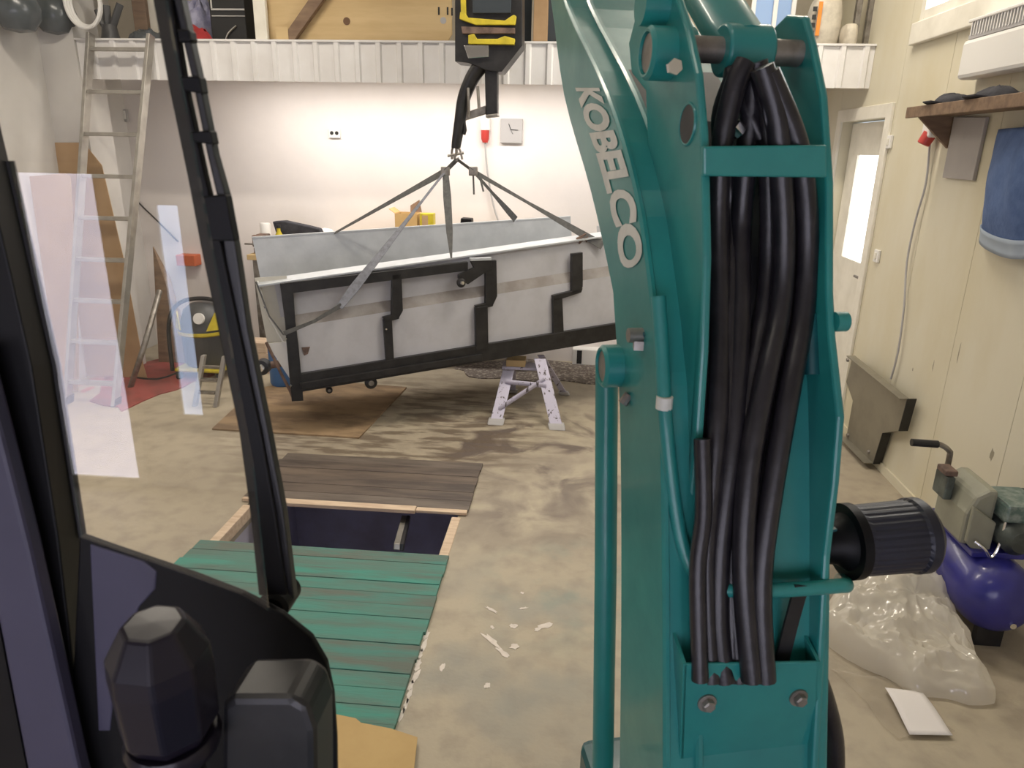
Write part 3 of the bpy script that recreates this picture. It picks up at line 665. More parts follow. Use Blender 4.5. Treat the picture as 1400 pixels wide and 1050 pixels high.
c = fp((630, 386), .05); o = MB().lathe(c, Nf + U * -.2, [(.0001, 0), (.03, 0), (.03, .03), (.022, .036), (.0001, .036)], 20).build('latch_knob', K['black_paint'], hop, smooth=True)
MB().lathe(c + Nf * .03, Nf + U * .15, [(.0001, 0), (.016, 0), (.012, .012), (.0001, .013)], 12).build('latch_pin', K['chrome'], o, smooth=True)
bar([(643, 353), (672, 352), (672, 356), (643, 357)], 'latch_cap', .047, .03, K['galv'])
for q in ((391, 463), (528, 450), (398, 527), (362, 420)):
    MB().lathe(fp(q, .032), Nf, [(.0001, 0), (.008, 0), (.006, .006), (.0001, .006)], 8).build('bolt', K['chrome'], hop)
# rollers under the frame and the hitch roller at the left end
for q, r in (((507, 523), .042), ((450, 533), .022)):
    c = fp(q, -.03); o = MB().lathe(c, D_, [(.0001, -.02), (r * .7, -.02), (r, -.012), (r, .012), (r * .7, .02), (.0001, .02)], 24).build('roller', K['black_rub'], hop, smooth=True)
    MB().lathe(c - D_ * .021, D_, [(.0001, 0), (r * .45, 0), (r * .45, .004), (.0001, .004)], 16).build('hub', K['steel'], o)
c = loc(-.19, .17, .1)
o = MB().lathe(c, Nf - U * .4, [(.0001, -.03), (.05, -.03), (.05, .03), (.03, .035), (.0001, .035)], 24).build('hitch_roller', K['black_rub'], hop, smooth=True)
MB().lathe(c + (Nf - U * .4) * .03, Nf - U * .4, [(.0001, 0), (.028, 0), (.02, .02), (.0001, .022)], 20).build('hitch_cap', K['chrome'], o, smooth=True)
MB().tube([c, loc(-.03, .16, .15)], .024, 12).build('hitch_arm', K['rust'], hop, smooth=True)
# rusty bracket on the right of the flange, scribbles of dirt on the panels
c = fp((792, 330), -.02)
m = MB()
for k in range(5):
    a = c + U * random.uniform(-.06, .06) + Wv * random.uniform(-.02, .05)
    m.tube([a, a + U * random.uniform(-.06, .06) + Wv * random.uniform(0, .04), a + U * random.uniform(-.07, .07) + Wv * .005], .007, 6)
m.build('clamp_bracket', K['rust'], hop)
m = MB(); m.prism([fp(q, .001) for q in ((412, 475), (424, 474), (421, 484), (416, 486))], D_ * .001); m.build('rust_stain', K['rust'], hop)

# ================================================================== HOIST AND SLINGS
HY = 5.05
hk = ony(623, 214, HY)
sl = thing('lifting_sling', hk, 'grey webbing slings gathered under the hoist hook holding the tipper body', 'sling')
nA, nB = ony(609, 234, HY), ony(647, 234, HY)
top_ = ony(625, 218, HY)
fl_e, fl_l, fl_m, fl_r = fp((505, 367), .05), fp((464, 420), .065), loc(*uw(fp((617, 353))), -.0), fp((824, 336), .0)
bk_l, bk_r = onpl(457, 319, PA + D_ * DB, Nf), onpl(705, 300, PA + D_ * DB, Nf)
vx = V((1, 0, 0)); vy = V((0, 1, 0))
def strap(pts, wd, wdirs, mt='strap', th=.004, name='strap'):
    return MB().ribbon(pts, wdirs, wd, th).build(name, K[mt], sl)
strap([top_, nA], .04, vx + vy, 'strap_dk'); strap([top_, nB], .04, vx - vy, 'strap_dk')
strap([nA, nA.lerp(bk_l, .5), bk_l], [.05, .03, .015], V((.4, .3, 1)), 'strap_dk')
strap([nA, nA.lerp(fl_e, .3), nA.lerp(fl_e, .65), fl_e, fl_e.lerp(fl_l, .5), fl_l], [.018, .02, .04, .065, .07, .05], vx + V((0, 0, .3)), 'strap')
strap([fp((467, 417), .066), fp((430, 439), .06), fp((388, 456), .06)], [.03, .02, .028], Wv, 'strap_dk')
strap([nA, nA.lerp(fl_m, .3), nA.lerp(fl_m, .7), fl_m], [.04, .055, .045, .012], vx, 'strap_dk')
strap([nB, nB.lerp(bk_r, .4), nB.lerp(bk_r, .8), bk_r], [.02, .02, .045, .05], V((.6, .2, 1)), 'strap_dk')
strap([nB, nB.lerp(fl_r, .4), nB.lerp(fl_r, .75), fl_r], [.03, .02, .045, .06], V((.3, .3, 1)), 'strap_dk')
strap([fp(q, .0) for q in ((350, 385), (368, 432), (388, 458))], .010, Wv, 'strap_dk')
for q0, q1 in (((647, 240), (648, 266)), ((656, 242), (661, 262))): strap([ony(*q0, HY), ony(*q1, HY)], .012, vx, 'strap_dk', name='strap_tail')
for c in (nA, nB): MB().box(tuple(c - V((.03, .015, .03))), tuple(c + V((.03, .015, .03)))).build('ratchet', K['steel'], sl, bevel=.006)
m = MB(); m.tube([top_ + V((-.035, 0, .0)), top_ + V((-.035, 0, .06)), top_ + V((-.01, 0, .09)), top_ + V((.02, 0, .06)), top_ + V((.035, 0, 0))], .008, 8, smooth_steps=3); m.tube([ony(612, 213, HY), ony(634, 209, HY)], .009, 8); m.build('shackle', K['steel'], sl, smooth=True)

ho = thing('crane_hoist', ony(660, 90, HY), 'black crane head with yellow trim and bent hook arm above the slings', 'hoist')
def hp_(px, y0_, th, name, mt, bevel=.004, par=None): return MB().prism([ony(*q, y0_) for q in px], V((0, th, 0))).build(name, mt, par or ho, bevel=bevel)
body = hp_([(622, -90), (622, 84), (640, 86), (668, 97), (686, 98), (714, 62), (714, -90)], HY - .05, .22, 'head_body', K['black_paint'])
hp_([(634, 62), (668, 62), (668, 78), (640, 80)], HY - .075, .03, 'lamp_lens', K['chrome'])
hp_([(640, 48), (648, 46), (652, 53), (680, 53), (690, 49), (704, 53), (703, 61), (640, 60)], HY - .08, .035, 'yellow_bar', K['yellow'])
hp_([(629, 16), (636, 18), (640, 24), (690, 28), (702, 20), (706, 22), (704, 34), (650, 34), (628, 26)], HY - .08, .035, 'yellow_bar', K['yellow'])
hp_([(628, -80), (634, -80), (637, 20), (630, 22)], HY - .078, .035, 'yellow_bar', K['yellow'])
hp_([(645, -60), (702, -60), (698, 18), (646, 18)], HY - .075, .03, 'side_window', K['dark_win'])
hp_([(630, 36), (704, 38), (704, 46), (632, 46)], HY - .07, .03, 'brown_plate', K['rust'])
hp_([(662, 80), (680, 80), (680, 156), (664, 158)], HY - .02, .09, 'square_post', K['black_paint'], .008)
hp_([(664, 157), (680, 155), (681, 159), (664, 161)], HY - .025, .10, 'post_cap', K['steel'])
hp_([(627, 157), (664, 144), (664, 156), (628, 167)], HY - .0, .035, 'cross_arm', K['steel'])
MB().tube([ony(658, 88, HY), ony(645, 108, HY), ony(634, 135, HY), ony(629, 165, HY), ony(625, 190, HY), ony(623, 203, HY)], lambda t: (.055 - .022 * t, .04 - .018 * t), 12, smooth_steps=4).build('bent_arm', K['black_paint'], ho, smooth=True)
for a, b in (((640, 120), (641, 160)), ((653, 118), (655, 148))): MB().cyl(ony(*a, HY - .03), ony(*b, HY - .03), .010, n=8).build('link_rod', K['steel'], ho, smooth=True)
MB().tube([ony(634, 165, HY), ony(636, 178, HY), ony(634, 184, HY)], .012, 8).build('latch', K['black_paint'], ho, smooth=True)
m = MB(); hc = ony(624, 203, HY); m.tube([hc, hc + V((.0, 0, -.03)), hc + V((-.012, 0, -.055)), hc + V((-.002, 0, -.075)), hc + V((.018, 0, -.062))], .010, 8, smooth_steps=3); m.build('hook', K['steel'], ho, smooth=True)
tp = ony(668, -60, HY); MB().box((tp.x - .12, HY - .02, tp.z - .05), (tp.x + .12, HY + .16, ZC)).build('mast', K['black_paint'], ho, bevel=.01)

# ================================================================== PIT COVERS AND SHEETS ON THE FLOOR
def cover(name, x0_, x1_, y0_, y1_, n, mats, label, seed, ragged=0.0):
    t_ = thing(name, ((x0_ + x1_) / 2, (y0_ + y1_) / 2, .0), label, 'pit cover')
    rnd = random.Random(seed); wd = (y1_ - y0_) / n
    for i in range(n):
        a = y0_ + i * wd; e0, e1 = rnd.uniform(-.012, .012), rnd.uniform(-.01, .006)
        z = .018 + rnd.uniform(-.002, .002)
        MB().box((x0_ + e0, a + .0008, .0), (x1_ + e1 * .5, a + wd - .0008, z)).build('plank', mats[rnd.randrange(len(mats))], t_, bevel=.002)
    return t_
cf = cover('pit_cover', -1.74, -.50, 3.40, 4.01, 6, K['brown_pl'], 'dark brown plank cover over the far end of the pit', 3)
MB().box((-1.52, 3.345, .004), (-.78, 3.398, .026)).build('edge_batten', K['wood_pale'], cf, bevel=.003)
MB().box((-1.74, 3.372, .004), (-1.522, 3.398, .022)).build('edge_batten', K['wood_pale'], cf, bevel=.003)
MB().box((-.778, 3.36, .004), (-.505, 3.398, .020)).build('edge_batten', K['wood_pale'], cf, bevel=.003)
cover('pit_cover', -1.76, -.525, 1.80, 2.945, 14, K['green_pl'], 'green-stained plank cover over the near end of the pit', 5)
rim = thing('pit_kerb', (-.53, 3.17, 0), 'pale timber rims lining both sides of the open pit', 'pit rim')
for a, b in ((PX1 - .03, PX1 + .018), (PX0 - .018, PX0 + .03)): MB().box((a, 2.952, -.06), (b, 3.34, .004)).build('rim_board', K['wood_pale'], rim, bevel=.003)
gr = thing('metal_bar', (-.93, 3.14, -.05), 'short scratched metal bar leaning across the pit opening', 'metal bar')
a_, b_ = onz(538, 752, .022), onz(549, 712, -.12)
m = MB(); m.obox(a_, (b_ - a_), V((.045, 0, 0)), V((0, .01, .03))); m.build('bar', K['alu'], gr, bevel=.004)
m = MB(); m.obox(a_ + V((.03, -.004, .0)), (b_ - a_), V((.02, 0, 0)), V((0, .01, .034))); m.build('grip', K['black_rub'], gr, bevel=.004)
def floor_sheet(px, th, name, mt, label, cat):
    P = [onz(*q, 0) for q in px]; return tag(MB().prism([p + V((0, 0, .0005)) for p in P], V((0, 0, th))).build(name, mt, bevel=.001), label, cat)
floor_sheet([(556, 531), (491, 600), (340, 591), (290, 588), (350, 532), (440, 522)], .012, 'plywood_sheet', K['ply_floor'], 'dirty brown plywood sheet on the floor under the tipper body', 'plywood')
P = [onz(*q) for q in ((440, 980), (487, 990), (494, 996), (535, 1004), (571, 1016), (566, 1062), (440, 1075))]
tag(MB().prism([p + V((0, 0, .0185)) for p in P], V((0, 0, .006))).build('fibreboard_sheet', K['ply_orange']), 'yellow fibreboard offcut at the near end of the green cover', 'board')
# dried paint splashes
def blob(cx, cy, lx_, ly_, ang, seed, z=.0008):
    rnd = random.Random(seed); P = []
    for k in range(14):
        a = 2 * math.pi * k / 14; r = rnd.uniform(.55, 1.2); P.append(V((math.cos(a) * lx_ * r, math.sin(a) * ly_ * r, 0)))
    R2 = Matrix.Rotation(ang, 3, 'Z'); return [R2 @ p + V((cx, cy, z)) for p in P]
ps = thing('paint_spill', onz(690, 860), 'dried white paint drips on the concrete beside the green cover', 'paint marks')
for i, (x_, y_, a, b, an) in enumerate(((672, 876, .055, .008, 2.35), (688, 893, .03, .008, 2.4), (703, 884, .018, .010, .6), (748, 855, .03, .013, .5), (735, 861, .012, .006, .4), (702, 856, .014, .010, 0), (715, 832, .020, .005, .4), (672, 834, .028, .006, 2.5), (673, 858, .012, .005, 2.2), (714, 811, .008, .005, 0), (666, 938, .010, .010, 0), (605, 912, .008, .016, 0))):
    p = onz(x_, y_); MB().prism(blob(p.x, p.y, a * 1.25, b * 1.7, an, i + 1), V((0, 0, .001))).build('drip', K['paint_splash'], ps)
for i in range(9):
    t = i / 8; p = onz(578 + (546 - 578) * t, 868 + (978 - 868) * t); MB().prism(blob(p.x + random.uniform(-.006, .006) + .012, p.y, .008 + .008 * random.random(), .04, -.05, 40 + i), V((0, 0, .001))).build('drip', K['paint_splash'], ps)
# dark debris mat and things under the loft, red mat
def mat_shape(name, px, mt, label, cat, th=.008, jag=.03, seed=1):
    rnd = random.Random(seed); P = []
    base = [onz(*q) for q in px]
    for i, p in enumerate(base):
        q = base[(i + 1) % len(base)]
        for k in range(4): P.append(p.lerp(q, k / 4) + V((rnd.uniform(-jag, jag), rnd.uniform(-jag, jag), .0004)))
    return tag(MB().prism(P, V((0, 0, th))).build(name, mt), label, cat)
K['debris'] = mat('swept_debris', (.15, .125, .11), (.38, .34, .29), 38, .9, lo=.5, hi=.62, bump=.6, bscale=30)
mat_shape('debris_patch', [(622, 500), (640, 516), (700, 520), (770, 522), (834, 526), (832, 500), (720, 492)], K['debris'], 'dark crumbly debris swept on the floor behind the trestle', 'debris', seed=2)
mat_shape('floor_mat', [(128, 548), (165, 562), (235, 535), (292, 512), (300, 482), (215, 492), (150, 508)], K['red_mat'], 'worn red mat beneath the wet vacuum', 'floor mat', seed=4)

# ================================================================== LADDER
ld = thing('ladder', onz(190, 520), 'aluminium ladder leaning against the loft edge', 'ladder')
lt, rt_ = ony(124, 46, 5.405), ony(206, 48, 5.405)
lb, rb = onz(92, 552), onz(165, 551); rb.y = lb.y
for a, b in ((lb, lt), (rb, rt_)):
    dirn = (b - a).normalized(); nn = V((1, 0, 0)).cross(dirn).normalized()
    MB().obox(a - V((.013, 0, 0)) - nn * .035, V((.026, 0, 0)), nn * .07, b - a).build('rail', K['alu'], ld, bevel=.003)
    MB().obox(a - V((.018, .03, 0)), V((.036, 0, 0)), V((0, .08, 0)), dirn * .06).build('foot', K['black_rub'], ld, bevel=.004)
nr = 9
for i in range(nr):
    t = (i + .55) / (nr - .1); a, b = lb.lerp(lt, t), rb.lerp(rt_, t)
    MB().box((a.x, a.y - .022, a.z - .016), (b.x, b.y + .022, b.z + .016)).build('rung', K['alu'], ld, bevel=.004)

# ================================================================== LEFT SIDE: cardboard, vacuum, blocks, bench
def sheet_lean(px, X, th, name, mt, label, cat):
    P = [onx(*q, X) for q in px]; return tag(MB().prism(P, V((th, 0, 0))).build(name, mt), label, cat)
def lean_card(px, y_top, slope, name, mt, label):
    n3 = V((0, -1, slope)).normalized(); P = []
    for q in px:
        p = onpl(*q, V((0, y_top, 1.9)), n3)
        if p.z < .002: p.z = .002; p.y = y_top - slope * 1.898
        P.append(p)
    return tag(MB().prism(P, V((0, .006, 0))).build(name, mt), label, 'cardboard')
lean_card([(74, 195), (114, 195), (139, 226), (171, 363), (196, 500), (204, 540), (118, 540), (88, 300)], 5.44, .05, 'cardboard_sheet', K['card'], 'tall cardboard sheet leaning behind the ladder')
lean_card([(40, 241), (88, 237), (96, 242), (106, 380), (116, 600), (92, 600), (60, 380)], 5.06, .05, 'cardboard_sheet', K['card'], 'lower cardboard sheet leaning in front of the tall one')
tag(MB().prism([V((-3.62, 5.80, 0)), V((-3.30, 5.80, 0)), V((-3.50, 5.95, .72)), V((-3.62, 5.95, 1.0))], V((0, .012, 0))).build('wood_offcut', K['wood_dk']), 'pointed brown board standing beside the vacuum', 'board')
vb = V((-3.02, 5.55, 0))
vc = thing('wet_vacuum', vb, 'dark wet vacuum with yellow trim and tube frame by the back wall', 'vacuum')
MB().lathe(vb + V((0, 0, .10)), (0, 0, 1), [(.0001, 0), (.16, 0), (.18, .03), (.185, .28), (.0001, .28)], 28).build('drum', K['vac_grey'], vc, smooth=True)
MB().lathe(vb + V((0, 0, .38)), (0, 0, 1), [(.0001, 0), (.20, 0), (.205, .03), (.18, .10), (.15, .18), (.09, .23), (.0001, .24)], 28).build('motor_head', K['vac_grey'], vc, smooth=True)
MB().lathe(vb + V((0, 0, .365)), (0, 0, 1), [(.0001, 0), (.195, 0), (.21, .012), (.21, .035), (.0001, .035)], 28).build('yellow_ring', K['yellow'], vc, smooth=True)
for sx in (-1, 1): MB().prism([vb + V((sx * .11, -.19, .42)), vb + V((sx * .19, -.11, .42)), vb + V((sx * .16, -.12, .56))], V((0, .02, .0))).build('yellow_clip', K['yellow'], vc)
MB().lathe(vb + V((.06, -.175, .52)), (0, -1, .3), [(.025, 0), (.045, 0), (.045, .02), (.025, .02)], 20).build('hose_port', K['white_pl'], vc, smooth=True)
MB().tube([vb + V((-.27, -.1, .05)), vb + V((-.26, -.08, .45)), vb + V((-.16, -.02, .62)), vb + V((.1, 0, .64)), vb + V((.2, -.03, .52)), vb + V((.22, -.08, .3))], .017, 10, smooth_steps=5).build('suction_hose', K['black_rub'], vc, smooth=True)
MB().box(tuple(vb + V((-.2, -.2, .07))), tuple(vb + V((.2, .2, .10)))).build('base_plate', K['yellow'], vc, bevel=.02)
for sx in (-1, 1):
    for sy in (-1, 1): MB().lathe(vb + V((sx * .17, sy * .17, .035)), (1, 0, 0), [(.0001, -.015), (.035, -.015), (.035, .015), (.0001, .015)], 14).build('caster', K['black_rub'], vc)
sb = thing('floor_stand', vb + V((-.5, -.45, 0)), 'dark floor stand tube leaning between the ladder and the vacuum', 'stand')
MB().tube([onz(178, 530), ony(198, 470, 5.1), ony(218, 398, 5.45)], .022, 10, smooth_steps=3).build('tube', K['steel'], sb, smooth=True)
MB().tube([onz(176, 516), onz(215, 520), onz(250, 508)], .018, 8, smooth_steps=3).build('foot_bar', K['black_rub'], sb, smooth=True)
bl = V((-2.66, 5.72, 0))
t_ = thing('wood_block', bl, 'stack of short pale timber blocks right of the vacuum', 'wood')
for i, (dx, dz, h_) in enumerate(((0, 0, .10), (.02, .10, .08), (-.01, .18, .09))): MB().box((bl.x - .11 + dx, bl.y - .09, dz), (bl.x + .12 + dx, bl.y + .09, dz + h_ - .002)).build('block', K['wood_pale'], t_, bevel=.004)
st = thing('step_ladder', onz(268, 545), 'narrow grey step frame standing on the mat before the timber blocks', 'step frame')
for dx in (0, .16):
    b0 = onz(262, 556) + V((dx, 0, 0)); MB().obox(b0, V((.03, 0, 0)), V((0, .04, 0)), V((.05, .12, .36))).build('rail', K['alu'], st, bevel=.003)
for k in range(3):
    b0 = onz(262, 556) + V((.03 + .05 * (k + 1) / 4, .12 * (k + 1) / 4, .36 * (k + 1) / 4)); MB().obox(b0, V((.13, 0, 0)), V((0, .035, 0)), V((0, 0, .02))).build('tread', K['steel'], st, bevel=.002)
# bench along the back wall
BY0, BY1, BZ = 5.93, YB - .004, .96
bn = thing('workbench', (-1.3, BY0, 0), 'workbench with brown top along the back wall behind the tipper body', 'workbench')
MB().box((-2.78, BY0, BZ - .045), (-.45, BY1, BZ)).build('bench_top', K['wood'], bn, bevel=.004)
for xx in (-2.74, -1.6, -.53): 
    for yy in (BY0 + .02, BY1 - .09): MB().box((xx, yy, 0), (xx + .06, yy + .06, BZ - .045)).build('leg', K['steel'], bn)
MB().box((-2.5, BY0 + .06, .12), (-2.05, BY1 - .12, BZ - .05)).build('cabinet', K['teal_dk'], bn, bevel=.005)
MB().box((-2.5, BY0 + .10, .35), (-.55, BY1 - .12, .38)).build('shelf', K['wood_dk'], bn)
def onb(x, y, Y=None): return onz(x, y, BZ) if Y is None else ony(x, y, Y)
def bench_item(px0, px1, Y): return ony(*px0, Y), ony(*px1, Y)
IY = 6.1
def place_z(x_px, Y=IY): p = ony(x_px, 315, Y); return V((p.x, Y, BZ))
s_ = Y_sc = IY / 980 * 1.0
p = place_z(363, 6.27); o = tag(MB().lathe(p, (0, 0, 1), [(.0001, 0), (.045, 0), (.047, .22), (.04, .235), (.0001, .235)], 24).build('paint_tin', K['white_pl'], smooth=True), 'white tin standing at the left end of the workbench', 'tin')
def put_top(px, Y):          # a point seen at px standing at depth Y
    return ony(*px, Y)
p = place_z(381, 5.985); t_ = thing('yellow_bottle', p, 'small yellow bottle beside the white tin', 'bottle')
MB().lathe(p, (0, 0, 1), [(.0001, 0), (.035, 0), (.035, .16), (.015, .2), (.015, .225), (.0001, .225)], 20).build('bottle_body', K['yellow'], t_, smooth=True)
MB().lathe(p + V((0, 0, .2251)), (0, 0, 1), [(.0001, 0), (.018, 0), (.018, .025), (.0001, .025)], 16).build('cap', K['ink'], t_, smooth=True)
a = ony(372, 303, 6.05); b = ony(440, 318, 6.05)
m = MB()
P = [ony(*q, 6.05) for q in ((372, 303), (388, 302), (420, 309), (436, 313), (442, 324))]
P = [V((q.x, q.y, max(q.z, BZ + .01))) for q in P] + [V((ony(442, 324, 6.05).x, 6.05, BZ + .002)), V((ony(384, 322, 6.05).x, 6.05, BZ + .002))]
tag(MB().prism(P, V((0, .08, 0))).build('black_case', K['dark_cloth'], bevel=.01), 'black sloping soft case lying on the workbench', 'case')
p = ony(444, 313, 6.27); r = .085
t_ = thing('white_helmet', V((p.x, 6.27, BZ)), 'white rounded helmet behind the black case', 'helmet')
hz = p.z - BZ
MB().lathe(V((p.x, 6.27, BZ)), (0, 0, 1), [(.0001, 0), (.11, 0), (.115, hz * .45), (.10, hz * .75), (.06, hz * .98), (.0001, hz * 1.05)], 28).build('shell', K['white_pl'], t_, smooth=True)
MB().lathe(V((p.x, 6.27, BZ)), (0, 0, 1), [(.117, hz * .1), (.119, hz * .12), (.119, hz * .25), (.117, hz * .27)], 28).build('band', K['dark_cloth'], t_, smooth=True)
# open carton
c0 = ony(540, 308, 6.06); c0 = V((c0.x, 6.06, BZ)); zt = ony(545, 292, 6.06).z
bx_ = thing('open_carton', c0, 'open cardboard carton with raised flap on the workbench', 'carton')
m = MB(); wv_ = .19; dp = .2; hh_ = max(zt - BZ, .12)
for lo, hi in (((0, 0, 0), (wv_, .006, hh_)), ((0, dp - .006, 0), (wv_, dp, hh_)), ((0, .006, 0), (.006, dp - .006, hh_)), ((wv_ - .006, .006, 0), (wv_, dp - .006, hh_)), ((.006, .006, 0), (wv_ - .006, dp - .006, .006))):
    m.box(tuple(c0 + V(lo)), tuple(c0 + V(hi)))
m.build('carton_body', K['card_lt'], bx_)
MB().prism([c0 + V((.09, dp - .003, hh_)), c0 + V((wv_, dp - .003, hh_)), c0 + V((wv_ - .03, dp + .05, hh_ + .10)), c0 + V((.08, dp + .05, hh_ + .05))], V((0, .004, 0))).build('flap', K['card_dk'], bx_)
MB().prism([c0 + V((0, .003, hh_)), c0 + V((0, dp, hh_)), c0 + V((-.05, dp, hh_ + .035)), c0 + V((-.05, .003, hh_ + .035))], V((0, 0, .004))).build('flap', K['card_lt'], bx_)
c0 = ony(574, 308, 6.05); c0 = V((c0.x, 6.05, BZ)); zt = ony(580, 292, 6.05).z
t_ = thing('yellow_box', c0, 'small yellow patterned box right of the open carton', 'box')
MB().box(tuple(c0), (c0.x + .115, 6.15, zt)).build('box_body', K['yellow'], t_, bevel=.003)
MB().box((c0.x + .02, 6.048, BZ + .02), (c0.x + .07, 6.05, zt - .015)).build('printed_panel', K['card'], t_)
c0 = ony(625, 305, 6.05); zt = ony(633, 301, 6.05).z
tag(MB().prism([V((c0.x, 6.05, BZ)), V((c0.x + .14, 6.05, BZ)), V((c0.x + .12, 6.05, zt + .01)), V((c0.x + .03, 6.05, zt + .015))], V((0, .12, 0))).build('dark_tray', K['black_pl'], bevel=.006), 'low dark tray peeking over the tipper body near the strap', 'tray')
# small vice and tools at the bench's left end, orange box on the wall, blue can
p = V((-2.69, 6.07, BZ)); t_ = thing('bench_vice', p, 'rusty bench vice at the left end of the workbench', 'vice')
MB().box((p.x - .06, p.y - .06, BZ), (p.x + .06, p.y + .08, BZ + .05)).build('base', K['rust'], t_, bevel=.008)
MB().box((p.x - .05, p.y - .02, BZ + .05), (p.x + .05, p.y + .07, BZ + .16)).build('fixed_jaw', K['rust'], t_, bevel=.01)
MB().box((p.x - .05, p.y - .10, BZ + .06), (p.x + .05, p.y - .05, BZ + .16)).build('moving_jaw', K['rust'], t_, bevel=.01)
MB().cyl((p.x - .1, p.y - .13, BZ + .09), (p.x + .1, p.y - .13, BZ + .09), .008, n=8).build('handle', K['steel'], t_)
c0 = ony(255, 356, 6.3); tag(MB().box((c0.x - .09, 6.28, c0.z - .05), (c0.x + .09, YB - .001, c0.z + .05)).build('orange_box', mat('orange_red_plastic', (.55, .12, .04), rough=.5), bevel=.008), 'small orange red box fixed to the back wall above the vacuum', 'box')
p = V((-2.30, 5.35, .0135)); t_ = thing('blue_canister', p, 'upright blue gas bottle beside the bench behind the wiper', 'gas bottle')
MB().lathe(p, (0, 0, 1), [(.0001, 0), (.09, 0), (.10, .02), (.10, .48), (.06, .56), (.025, .58), (.025, .63), (.0001, .63)], 24).build('bottle_body', mat('blue_bottle_paint', (.06, .16, .36), rough=.4), t_, smooth=True)
MB().lathe(p + V((0, 0, .63)), (0, 0, 1), [(.0001, 0), (.03, 0), (.03, .04), (.0001, .04)], 16).build('valve', K['steel'], t_, smooth=True)

# ================================================================== TRESTLE AND BOX
a_, b_ = onz(690, 580), onz(753, 587)
a_, b_ = onz(677, 581), onz(762, 588)
yT = a_.y + .32
zt = ony(700, 507, yT).z; zt2 = ony(740, 491, yT).z
ts = thing('step_trestle', (a_ + b_) / 2, 'low aluminium step trestle spattered with paint under the tipper body', 'trestle')
tl, tr_ = V((ony(695, 505, yT).x, yT, zt)), V((ony(738, 492, yT).x, yT, zt2))
back = .44
def leg(p, q, wdt, name='leg'):
    dirn = q - p; o = MB().obox(p - V((wdt / 2, 0, 0)), V((wdt, 0, 0)), V((0, .022, 0)), dirn).build(name, K['alu_paint'], ts, bevel=.003)
    MB().obox(p - V((wdt / 2 + .015, .012, 0)), V((wdt + .03, 0, 0)), V((0, .05, 0)), dirn.normalized() * .05).build('rubber_foot', K['grey_pl'], o, bevel=.008); return o
leg(a_, tl, .085); leg(b_, tr_, .085)
bl_, br_ = V((a_.x + .06, yT + .40, 0)), V((b_.x + .04, yT + .40, 0))
leg(bl_, tl + V((.02, .10, 0)), .05); leg(br_, tr_ + V((0, .10, 0)), .05)
MB().box((tl.x - .05, yT + .024, zt), (tr_.x + .05, yT + .17, zt + .022)).build('top_step', K['alu_paint'], ts, bevel=.004)
for t0, t1 in ((.30, .72), (.80, .62)):
    p0, p1 = a_.lerp(tl, t0), b_.lerp(tr_, t1); MB().tube([p0 + V((0, -.012, 0)), p1 + V((0, -.012, 0))], (.018, .008), 8, flat=(0, 0, 1)).build('brace', K['alu_paint'], ts, smooth=True)
wb = V((tl.x - .02, yT - .02, zt + .022))
tag(MB().box((tl.x - .02, yT + .03, zt + .0225), (tl.x + .12, yT + .16, zt + .072)).build('wood_packer', K['wood'], bevel=.003), 'wooden packing block on top of the low trestle', 'wood block')
c0 = onz(782, 499); t_ = thing('white_box', c0, 'white box with a dark stripe on the floor by the boom', 'box')
MB().box((c0.x, c0.y, 0), (c0.x + .26, c0.y + .12, .15)).build('box_body', K['white_pl'], t_, bevel=.01)
MB().box((c0.x + .04, c0.y - .002, .015), (c0.x + .085, c0.y + .002, .14)).build('stripe', K['ink'], t_)

# ================================================================== BACK WALL FIXTURES
def wq(px): return ony(*px, YB)
a, b = wq((685, 162)), wq((714, 196))
ck = thing('wall_clock', V(((a.x + b.x) / 2, YB, b.z)), 'square pale grey wall clock beside the hoist', 'clock')
MB().box((a.x, YB - .03, b.z), (b.x, YB - .001, a.z)).build('clock_face', K['grey_pl'], ck, bevel=.004)
cc = V(((a.x + b.x) / 2 - .005, YB - .032, (a.z + b.z) / 2 + .01))
for d, ln, w_ in ((V((.9, 0, -.05)), .062, .004), (V((-.35, 0, .9)), .05, .005), (V((.35, 0, -.7)), .04, .003)):
    d.normalize(); n2 = V((-d.z, 0, d.x)); MB().prism([cc - n2 * w_ / 2, cc + n2 * w_ / 2, cc + d * ln + n2 * w_ / 2, cc + d * ln - n2 * w_ / 2], V((0, -.003, 0))).build('clock_hand', K['ink'], ck)
a = wq((664, 178)); so = thing('power_socket', V((a.x, YB, a.z)), 'white socket with red plug and hanging cable right of the hook', 'socket')
MB().lathe(a + V((0, -.03, -.0)), (0, 0, 1), [(.0001, 0), (.042, 0), (.045, .08), (.035, .1), (.0001, .1)], 20).build('socket_body', K['white_pl'], so, smooth=True)
MB().lathe(a + V((0, -.035, -.1)), (0, 0, 1), [(.0001, 0), (.022, 0), (.034, .03), (.036, .1), (.0001, .1)], 20).build('plug', K['red'], so, smooth=True)
MB().tube([a + V((0, -.035, -.1)), wq((667, 235)) + V((0, -.03, 0)), wq((675, 280)) + V((0, -.03, 0)), wq((684, 310)) + V((0, -.03, 0)), wq((690, 345)) + V((0, -.03, 0))], .008, 8, smooth_steps=4).build('cable', K['grey_pl'], so, smooth=True)
a = wq((458, 182)); t_ = thing('wall_outlet', a, 'small double outlet on the back wall left of the hoist', 'outlet')
MB().box((a.x - .05, YB - .02, a.z - .04), (a.x + .05, YB - .001, a.z + .04)).build('outlet_plate', K['white_pl'], t_, bevel=.004)
for dx in (-.022, .022): MB().lathe(a + V((dx, -.021, 0)), (0, -1, 0), [(.0001, 0), (.016, 0), (.0001, .001)], 14).build('outlet_hole', K['ink'], t_)
a = wq((166, 158)); t_ = thing('cable_box', a, 'small junction box with hanging dark cables behind the ladder', 'junction box')
